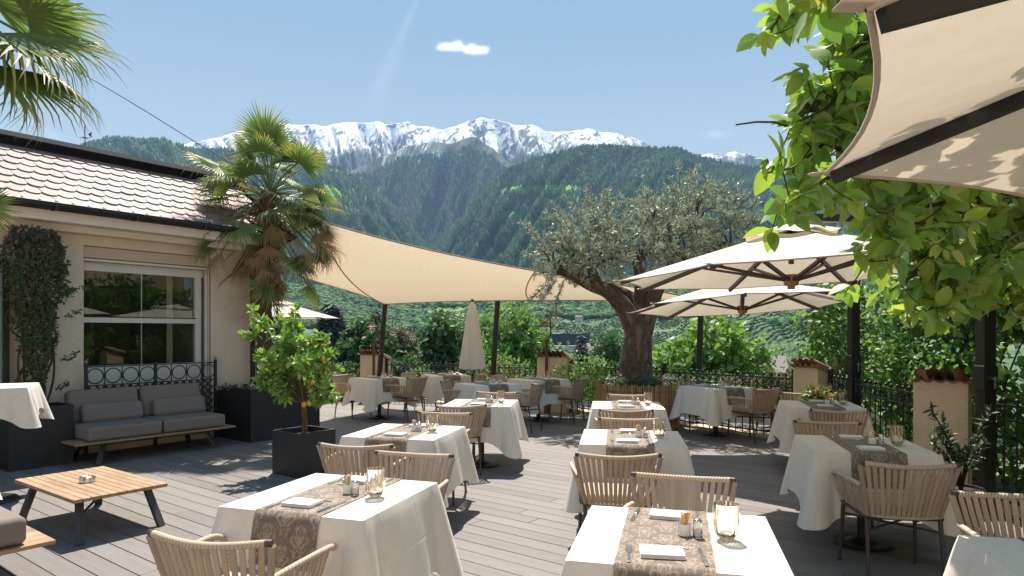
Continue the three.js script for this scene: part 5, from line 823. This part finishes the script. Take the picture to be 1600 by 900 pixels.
function frond(tree, crown, az, el, L, scale, geo, dry) {
  const dir = V(Math.cos(az) * Math.cos(el), Math.sin(el), Math.sin(az) * Math.cos(el)), sag = V(0, -.16 * L * Math.cos(el), 0); const e = crown.clone().add(dir.clone().multiplyScalar(L)).add(sag), m = crown.clone().add(dir.clone().multiplyScalar(L * .5)).add(V(0, .02, 0));
  const f = mesh('frond', dry ? dryGeos[geo % 3] : frondGeos[geo], dry ? dryMat : frondMat, tree); const y = e.clone().sub(m).normalize(), up = V(0, 1, 0).add(V(Math.cos(az), 0, Math.sin(az)).multiplyScalar(el < -.3 ? 1.2 : -.15)); const roll = rnd(-.7, .7), x0 = y.clone().cross(up).normalize(), z0 = x0.clone().cross(y), x = x0.clone().multiplyScalar(Math.cos(roll)).add(z0.clone().multiplyScalar(Math.sin(roll))), z = x.clone().cross(y); f.applyMatrix4(new THREE.Matrix4().makeBasis(x, y, z).scale(V(scale, scale, scale)).setPosition(e)); 
  const inv = f.matrix.clone().invert(); const pet = mesh('petiole', taperTube([crown, m, e], .014, .008, 8, 5).applyMatrix4(inv), dry ? fibre : petioleMat, f); return f;
}
{
  const c = pB.clone(), cy = at(412, 300, -c.z).y; const o = thing('fan_palm', 'tall fan palm with shaggy trunk beside the building', 'palm', [c.x - .02, .7, c.z]); const top = V(.03, cy - .7, 0); seed(320);
  mesh('trunk', taperTube([V(0, -.05, 0), V(-.06, top.y * .35, 0), V(-.02, top.y * .7, 0), top], .1, .13, 26, 14, .5), fibre, o);
  const strands = []; for (let i = 0; i < 420; i++) { const t = rnd(.3, 1.02), a = rnd(0, 6.28), p = V(0, -.05, 0).lerp(top, t).add(V(Math.cos(a) * .12, 0, Math.sin(a) * .12)); const e = p.clone().add(V(Math.cos(a) * rnd(.03, .16), -rnd(.08, .3), Math.sin(a) * rnd(.03, .16))); strands.push(rod(e, p, .002, .006, 4)); } mesh('fibre_thatch', merge(strands), fibre, o);
  const stubs = []; for (let i = 0; i < 46; i++) { const t = rnd(.72, 1.0), a = rnd(0, 6.28), p = V(0, 0, 0).lerp(top, t); const e = p.clone().add(V(Math.cos(a) * .3, .16, Math.sin(a) * .3).multiplyScalar(rnd(.6, 1.1))); stubs.push(rod(p, e, .016, .009, 5)); } mesh('leaf_bases', merge(stubs), std({ color: lin(.22, .13, .06), roughness: .9 }), o);
  for (let i = 0; i < 34; i++) { const az = i * 2.399 + rnd(-.4, .4), el = lerp(1.3, -.15, i / 33) + rnd(-.25, .25); frond(o, top.clone().add(V(0, .05 - i * .008, 0)), az, el, rnd(.5, .9), rnd(.75, 1.05), i % 5, false); }
  for (let i = 0; i < 22; i++) { const az = i * 2.399 * 1.3 + .4, el = lerp(-.1, -1.0, i / 21) + rnd(-.12, .12); frond(o, top.clone().add(V(0, -.12 - i * .02, 0)), az, el, rnd(.6, 1.05), rnd(.7, .95), i % 5, i > 4 && i % 4 !== 0); }
  for (let i = 0; i < 26; i++) { const az = i * 2.399, y0 = top.y - .1 - i * .045; frond(o, V(0, y0, 0), az, -.75 - rnd(0, .5), rnd(.16, .38), rnd(.6, .9), i % 5, i % 6 !== 0); }
  for (const [px, py, sc, dry, dz] of [[325, 395, .95, false, .5], [370, 365, 1, false, .5], [350, 430, .95, true, .45], [505, 385, .9, true, .3], [470, 400, 1, true, .5], [520, 300, .85, false, .2], [320, 275, .9, false, .2], [500, 330, .95, false, .2]]) { const e = at(px, py, -c.z - dz).sub(V(c.x - .02, .7, c.z)), d = e.clone().sub(top), L = d.length() * .75; frond(o, top, Math.atan2(d.z, d.x), Math.asin(clamp(d.y / d.length() + .12, -1, 1)), L, sc, Math.floor(rnd() * 5), dry); }
}
{ // palm whose fronds reach in at the upper left
  const p = at(-75, 30, 4.2), o = thing('fan_palm', 'palm fronds with yellowed tips hanging in at upper left', 'palm', [p.x, 0, p.z]); const top = V(0, p.y, 0); seed(350);
  mesh('trunk', taperTube([V(-.3, 0, 0), V(-.15, p.y * .5, 0), top], .12, .12, 16, 12, .4), fibre, o); mesh('root_planter', rbox(.6, .5, .6, .02, -.3, .25, 0), planterMat, o);
  for (const [px, py, d, sc, g] of [[40, 60, 4.1, 1.1, 0], [30, 95, 3.9, 1.1, 3], [60, 30, 4.3, 1.0, 1], [10, 130, 4.0, 1.0, 1], [-20, 60, 3.8, 1.1, 2], [-30, 110, 4.2, 1, 4], [0, 0, 4.2, 1.1, 0], [-60, -60, 4.2, 1, 1], [-150, -40, 4.1, 1, 2], [-200, 40, 4.3, 1, 3]]) { const e = at(px, py, d).sub(V(p.x, 0, p.z)), dd = e.clone().sub(top), L = dd.length(); frond(o, top, Math.atan2(dd.z, dd.x), Math.asin(clamp(dd.y / L + .2, -1, 1)), L * .9, sc, g, false); }
  { const f = mesh('frond', frondGeos[1], frondMat, o); const e = at(-25, 320, 3.9).sub(V(p.x, 0, p.z)); f.position.copy(e); f.rotation.set(.2, .4, -2.5); f.scale.setScalar(.36); mesh('petiole', rod(V(0, 0, 0), V(-.5, -.7, 0), .012), petioleMat, f); }
}
// ---------- lemon tree ----------
{
  seed(401); const o = thing('lemon_tree', 'leafy lemon tree with yellow fruit in the black cube planter', 'tree', [pL.x, .43, pL.z]); const d = -pL.z, rp = (px, py, dz = 0) => at(px, py, d + dz).sub(V(pL.x, .43, pL.z));
  const fork = rp(474, 628); mesh('trunk', taperTube([V(0, 0, 0), V(.005, .12, 0), fork], .035, .026, 10, 9, .2), bark(.22, .14, .085, .006), o);
  const ends = [[440, 520, 0], [400, 525, .1], [420, 555, -.2], [470, 515, .15], [500, 535, 0], [515, 560, .1], [450, 545, .3], [410, 590, .1], [430, 610, -.15], [500, 600, -.1], [480, 560, -.25], [460, 580, .25], [395, 550, 0], [410, 500, 0], [520, 610, -.1], [485, 525, -.1], [430, 575, .2], [455, 500, .05]]; const w = [], L = new Leaves();
  const cols = [[.24, .44, .05], [.3, .5, .06], [.17, .35, .04], [.4, .54, .08]];
  for (const [px, py, dz] of ends) { const e = rp(px, py, dz), m = fork.clone().lerp(e, .5).add(rdir().multiplyScalar(.05)); w.push(taperTube([fork, m, e], .014, .004, 8, 5)); for (let k = 0; k < 6; k++) { const b = m.clone().lerp(e, rnd(.1, 1)), q = b.clone().add(rdir().add(V(0, .25, 0)).multiplyScalar(rnd(.1, .19))); w.push(taperTube([b, b.clone().lerp(q, .5), q], .005, .002, 4, 4)); for (let j = 0; j < 20; j++) { const t = rnd(.1, 1), c = b.clone().lerp(q, t); L.add(c, q.clone().sub(b).normalize().multiplyScalar(.6).add(rdir()), rdir().add(V(0, 1, 0)), rnd(.065, .12), pick(cols, .2)); } } }
  mesh('branches', merge(w), bark(.2, .14, .09, .004), o); L.build('crown', unitLeaf, LEAF_GLOSS, o);
  const lemon = new THREE.LatheGeometry([[0, -.036], [.006, -.034], [.018, -.026], [.026, -.008], [.027, .008], [.02, .024], [.008, .033], [0, .036]].map(([u, v]) => new THREE.Vector2(u, v)), 14), lm = std({ color: lin(.62, .36, .05), roughness: .45 });
  for (const [px, py, dz] of [[475, 632, -.2], [483, 630, -.18], [489, 597, -.22], [508, 583, 0], [504, 561, .05], [470, 572, -.05], [486, 611, -.1]]) { const m = mesh('lemon', lemon, lm, o); m.position.copy(rp(px, py, dz)); m.rotation.set(rnd(-.4, .4), 0, rnd(-.4, .4)); }
}
// ---------- bougainvillea on the wall ----------
{
  seed(451); const o = thing('bougainvillea', 'dark climbing bougainvillea with purple flowers on the left wall', 'climber', [pG.x, .65, pG.z], TURN); const w = [], L = new Leaves(), F = new Leaves(); const tips = [];
  for (let i = 0; i < 12; i++) { const x0 = rnd(-.14, .14), pts = [V(x0, 0, rnd(-.1, .1))]; for (let k = 1; k <= 6; k++) pts.push(V(x0 + rnd(-.13, .13) + .03 * k * rnd(-1, 1), k * .36, -.08 + rnd(-.1, .1))); w.push(taperTube(pts, .016, .005, 24, 5)); tips.push(pts); }
  mesh('stems', merge(w), bark(.16, .09, .06, .006), o);
  for (let i = 0; i < 9000; i++) { const f = rnd(0, 1), y = .1 + 2.08 * Math.pow(f, .8), dens = smooth(.0, .6, y) * .75 + .25; if (rnd() > dens) continue; const rx = (.12 + .2 * smooth(.55, 1.5, y) - .12 * smooth(1.95, 2.25, y)) * (1 + .55 * noise3(y * 2.3, 1.7, 3)), a = rdir(); if (y < .8 && noise3(a.x * 2, y * 5, a.z * 2) < -.02) continue; if (noise3(a.x * 2.4 + 9, y * 3.4, a.z * 2.4) < -.24) continue; const p = V(.02 + .09 * noise3(y * 1.7, 6, 2) + a.x * rx * (1 + .6 * noise3(y * 5, a.x * 3, 1)), y + rnd(-.05, .05), -.06 + Math.abs(a.z) * .26 - .05); if (y > 1.86 && rnd() < .07) F.add(p.add(V(-.02, .02, .03)), rdir(), rdir(), rnd(.03, .05), pick([[.22, .03, .2], [.3, .05, .26]], .2)); else L.add(p, rdir().add(V(0, -.2, .4)), rdir().add(V(0, .5, .6)), rnd(.035, .065), pick([[.05, .11, .03], [.07, .14, .04], [.04, .085, .028], [.1, .075, .035]], .2)); }
  for (const [x, y, dx] of [[.3, 1.15, .18], [.3, 1.45, .2], [.26, .62, .2], [.25, 1.75, .1], [.0, 2.15, .02], [.2, .25, .14]]) for (let k = 0; k < 40; k++) { const t = rnd(); L.add(V(x + dx * t, y + .08 * t + rnd(-.03, .03), .05 + rnd(-.03, .03)), rdir(), rdir(), rnd(.03, .055), pick([[.04, .09, .025], [.06, .12, .03]], .2)); }
  L.build('foliage', unitLeaf, LEAF_DULL, o); F.build('flowers', unitWide, LEAF, o);
  const p2 = thing('ground_plant', 'low plant with pale flowers in the large dark planter', 'plant', [pB.x - .35, .7, pB.z + .25]); mesh('stem', cyl(.01, .01, .1, 6, 0, .03, 0), fibre, p2); const Q = new Leaves(); for (let i = 0; i < 140; i++) Q.add(V(rnd(-.3, .3), rnd(.02, .1), rnd(-.25, .25)), rdir().add(V(0, .6, 0)), rdir(), rnd(.04, .07), pick([[.05, .1, .04], [.08, .14, .05], [.4, .4, .38]], .2)); Q.build('foliage', unitLeaf, LEAF_DULL, p2);
}
// ---------- climbing vines along the right fence ----------
function vineScreen(label, a, b, y0, y1, thick, n, size, cols, s, edge) {
  seed(s); const A = V(a[0], 0, a[1]), Bv = V(b[0], 0, b[1]), D = Bv.clone().sub(A), nrm = V(-D.z, 0, D.x).normalize(); const o = thing('vine_screen', label, 'climber', [a[0], 0, a[1]]); const w = [], L = new Leaves(), len = D.length(); const clumps = [];
  for (let i = 0; i < Math.round(len * 5); i++) { const t = rnd(), p = D.clone().multiplyScalar(t), pts = [p.clone().setY(y0)]; for (let k = 1; k <= 5; k++) pts.push(p.clone().add(nrm.clone().multiplyScalar(rnd(-thick, thick) * .5)).add(D.clone().multiplyScalar(rnd(-.25, .25) / len)).setY(lerp(y0, y1 * rnd(.8, 1), k / 5))); w.push(taperTube(pts, .014, .004, 18, 5)); }
  mesh('stems', merge(w), barkDark, o);
  for (let i = 0; i < n / 7; i++) { const t = rnd(), y = lerp(y0, y1, Math.pow(rnd(), .85)), off = gauss() * thick * .55, c = D.clone().multiplyScalar(t).add(nrm.clone().multiplyScalar(off)).setY(y); if (edge && !edge(t, y, c.clone().add(A))) continue; if (noise3(c.x * 1.6 + A.x, y * 1.6, c.z * 1.6 + s) < -.28) continue; const col = pick(cols, .15); const dr = rdir(); for (let k = 0; k < 7; k++) L.add(c.clone().add(rdir().multiplyScalar(size * 1.5)), dr.clone().add(rdir()).add(V(0, -.35, .1)), rdir().add(V(-.3, .8, .2)), size * rnd(.65, 1.3), [col[0] * rnd(.85, 1.15), col[1] * rnd(.85, 1.15), col[2]]); }
  L.build('foliage', unitWide, LEAF, o); return o;
}
const VINE = [[.13, .27, .035], [.18, .35, .045], [.09, .2, .03], [.26, .43, .055]];
vineScreen('sunlit leafy vine curtain behind the right parasol mast', [4.75, -10.4], [5.2, -7.3], -.3, 2.35, .45, 9000, .085, VINE, 501);
vineScreen('tall hedge of vines behind the sunlit pillar', [4.9, -8.2], [5.6, -5.2], -.3, 2.8, .5, 14000, .085, VINE, 502);
vineScreen('dense shaded vines at the right edge', [4.85, -5.7], [4.3, -3.0], -.2, 2.9, .4, 16000, .085, VINE, 503);
vineScreen('tall leafy vines behind the right edge mast', [5.6, -7.0], [5.9, -3.6], -.3, 3.2, .5, 14000, .1, VINE, 506);
vineScreen('bright green bush between the two right pillars', [4.75, -8.4], [4.7, -6.7], -.2, 1.45, .28, 4200, .06, [[.14, .3, .04], [.2, .38, .05], [.1, .24, .03]], 504);
vineScreen('dark low hedge at the lower right edge', [4.3, -4.9], [4.5, -3.5], -.05, 1.15, .25, 4200, .06, [[.04, .1, .022], [.06, .14, .03]], 505);
{ // potted shrub beside the sunlit pillar
  const p = at(1492, 790, 5.35); const pot = thing('flower_pot', 'dark round pot with an upright shrub before the sunlit pillar', 'flower pot', [p.x + .05, 0, p.z]); mesh('pot', new THREE.LatheGeometry([[0, 0], [.12, 0], [.16, .3], [.17, .3], [.17, .34], [.145, .34], [.13, .05], [0, .04]].map(([u, v]) => new THREE.Vector2(u, v)), 24), planterMat, pot); mesh('soil', cyl(.14, .14, .02, 20, 0, .31, 0), soil, pot);
  seed(521); const o = thing('oleander_shrub', 'narrow leaved dark shrub standing before the sunlit pillar', 'shrub', [p.x + .05, .3, p.z]); const w = [], L = new Leaves(); for (let i = 0; i < 9; i++) { const a = rnd(0, 6.28), e = V(Math.cos(a) * .22, rnd(.35, .72), Math.sin(a) * .2), m = e.clone().multiplyScalar(.5).setX(e.x * .3).setZ(e.z * .3); w.push(taperTube([V(0, 0, 0), m, e], .01, .004, 8, 5)); for (let k = 0; k < 46; k++) { const t = rnd(.35, 1), c = m.clone().lerp(e, (t - .35) / .65); L.add(c, rdir().add(V(0, .7, 0)), rdir().add(V(0, 1, 0)), rnd(.05, .09), pick([[.035, .08, .028], [.05, .1, .035]], .2)); } } mesh('stems', merge(w), barkDark, o); L.build('foliage', leafGeo(1, .3, .25, .15), LEAF_GLOSS, o);
}
// ---------- magnolia overhead at the right ----------
{
  seed(601); const base = V(3.75, 0, -3.95), o = thing('magnolia_tree', 'large leaved magnolia whose branches hang over the right side', 'tree', [base.x, 0, base.z]); const rp = (px, py, d) => at(px, py, d).sub(base); const q = (x, y, z) => V(x, y, z).sub(base);
  const root = q(3.75, 1.9, -3.95); mesh('trunk', taperTube([V(0, -.05, 0), V(.06, .8, .02), root, q(3.6, 2.7, -3.7)], .11, .07, 20, 12, .2), barkGrey, o);
  const B = [
    [[1720, 330, 3.75], [1560, 300, 3.6], [1450, 280, 3.5], [1350, 250, 3.3], [1270, 215, 3.15], [1205, 190, 3.0], [1150, 195, 2.95]],
    [[1720, 330, 3.75], [1560, 190, 3.5], [1450, 110, 3.3], [1370, 50, 3.2], [1290, 20, 3.1], [1225, 25, 3.0], [1192, 60, 3.0]],
    [[1450, 280, 3.5], [1380, 200, 3.35], [1320, 140, 3.25], [1290, 100, 3.2]], [[1350, 250, 3.3], [1290, 280, 3.2], [1250, 310, 3.1], [1215, 325, 3.05]],
    [[1720, 330, 3.75], [1600, 350, 3.75], [1500, 370, 3.7], [1440, 390, 3.6], [1405, 415, 3.5]], [[1600, 350, 3.75], [1540, 410, 3.8], [1470, 450, 3.75], [1420, 480, 3.7]], [[1560, 300, 3.6], [1460, 320, 3.4], [1400, 330, 3.3], [1345, 325, 3.2]],
    [[1720, 330, 3.75], [1620, 420, 3.9], [1580, 470, 3.9]], [[1500, 370, 3.7], [1450, 410, 3.5], [1400, 440, 3.4]], [[1370, 50, 3.2], [1330, 90, 3.1], [1300, 160, 3.05], [1250, 190, 3.0]], [[1380, 200, 3.35], [1310, 210, 3.2], [1240, 260, 3.1], [1200, 270, 3.05]], [[1450, 110, 3.3], [1360, 100, 3.2], [1320, 60, 3.15]], [[1620, 420, 3.9], [1540, 470, 3.9], [1480, 500, 3.85]], [[1600, 350, 3.75], [1520, 330, 3.5], [1440, 350, 3.3], [1390, 370, 3.2]], [[1720, 330, 3.75], [1640, 380, 3.6], [1560, 400, 3.5], [1500, 430, 3.4]], [[1450, 280, 3.5], [1400, 260, 3.2], [1340, 220, 3.0]], [[1350, 250, 3.3], [1320, 190, 3.15], [1270, 150, 3.05]], [[1500, 370, 3.7], [1440, 420, 3.5], [1390, 455, 3.4]], [[1440, 350, 3.3], [1375, 380, 3.2], [1350, 415, 3.15]], [[1540, 410, 3.8], [1480, 460, 3.5], [1450, 485, 3.4]],
  ].map((b) => b.map((v) => rp(...v)));
  const over = [[[3.6, 2.7, -3.7], [2.9, 3.1, -3.2], [2.2, 3.2, -2.7], [1.5, 3.15, -2.35], [1.1, 3.1, -2.1]], [[2.9, 3.1, -3.2], [2.5, 3.2, -2.4], [2.2, 3.1, -1.9]], [[3.6, 2.7, -3.7], [3.0, 3.2, -3.9], [2.5, 3.3, -4.1]], [[2.9, 3.1, -3.2], [2.4, 3.3, -3.4], [2.0, 3.3, -3.6]], [[2.2, 3.2, -2.7], [1.7, 3.3, -2.7], [1.35, 3.25, -2.65]], [[3.6, 2.7, -3.7], [3.3, 3.2, -3.2], [3.0, 3.3, -2.6]], [[3.6, 2.7, -3.7], [3.2, 3.3, -4.3], [2.7, 3.5, -4.7], [2.3, 3.5, -4.9]], [[3.2, 3.3, -4.3], [3.3, 3.6, -4.9], [3.3, 3.7, -5.3]], [[3.0, 3.2, -3.9], [2.6, 3.5, -4.3], [2.2, 3.5, -4.4]], [[2.9, 3.1, -3.2], [2.2, 2.95, -2.3], [1.6, 2.9, -1.9], [1.1, 2.85, -1.7]], [[2.2, 2.95, -2.3], [1.9, 2.9, -1.7], [1.7, 2.85, -1.3]], [[1.6, 2.9, -1.9], [1.25, 2.9, -2.2], [1.0, 2.88, -2.25]]].map((b) => b.map((v) => q(...v)));
  const w = [], P = []; [...B, ...over].forEach((b, i) => { const big = i < 2 || i === B.length; w.push(taperTube([i === 0 || i === 1 || i === 4 || i === 7 ? root : b[0], ...(i === 0 || i === 1 || i === 4 || i === 7 ? b : b.slice(1))], big ? .03 : .016, .004, 30, 6)); const c = new THREE.CatmullRomCurve3(b), L = c.getLength(), skipTip = i === 0 ? .86 : 1, dense = i >= B.length ? 24 : 30; for (let k = 0; k < L * dense; k++) { const t = rnd(.1, skipTip), p = c.getPointAt(t), e = p.clone().add(rdir().add(V(0, .1, .15)).multiplyScalar(rnd(.06, .22))); w.push(taperTube([p, p.clone().lerp(e, .5).add(V(0, -.01, 0)), e], .004, .0025, 4, 4)); const tan = e.clone().sub(p).normalize(), nl = 4 + Math.floor(rnd(0, 4)), col = pick([[.26, .45, .045], [.33, .52, .06], [.2, .37, .04], [.4, .54, .07]], .15); for (let j = 0; j < nl; j++) P.push({ p: e.clone().add(tan.clone().multiplyScalar(-j * .012)), d: tan.clone().multiplyScalar(.5).add(rdir()).add(V(0, -.25, 0)), u: rdir().add(V(0, 1.1, 0)), s: (i >= B.length ? rnd(.11, .17) : Math.pow(rnd(), 1.6) * .095 + .065), c: [col[0] * rnd(.85, 1.2), col[1] * rnd(.85, 1.15), col[2]] }); } });
  mesh('branches', merge(w), barkGrey, o);
  const lg = leafGeo(1, .56, .22, .2, 5); { const p = lg.attributes.position; }
  const tone = [0, 1, 2, 3, 4, 5].map((i) => { const c = P[(i * 37) % P.length].c; return phy({ color: lin([.2, .26, .31, .36, .17, .42][i], [.38, .44, .49, .52, .33, .54][i], .05), transmission: .55, thickness: 0, roughness: .94, clearcoat: .8, clearcoatRoughness: .38, side: THREE.DoubleSide }); });
  P.forEach((l) => { const a = l.p.clone().add(base), dist = a.distanceTo(camera.position), px = 800 + 1025 * a.x / -a.z, py = 520 - 1025 * (a.y - 1.6) / -a.z; l.k = (px > 1150 && px < 1620 && py > -20 && py < 520) ? l.s / dist : 0; }); P.sort((a, b) => b.k - a.k);
  const rest = new Leaves(); P.forEach((l, i) => { rest.m.length = rest.m.length; const tmp = new Leaves(); if (i < 300) { tmp.add(l.p, l.d, l.u, l.s, l.c); const m = mesh('leaf', lg, tone[i % 6], o); m.applyMatrix4(tmp.m[0]); } else rest.add(l.p, l.d, l.u, l.s, l.c); });
  rest.build('foliage', lg, LEAF_GLOSS, o, true);
}
scene.traverse((o) => { if (o.isMesh) { o.castShadow = true; o.receiveShadow = true; } });
renderer.render(scene, camera);
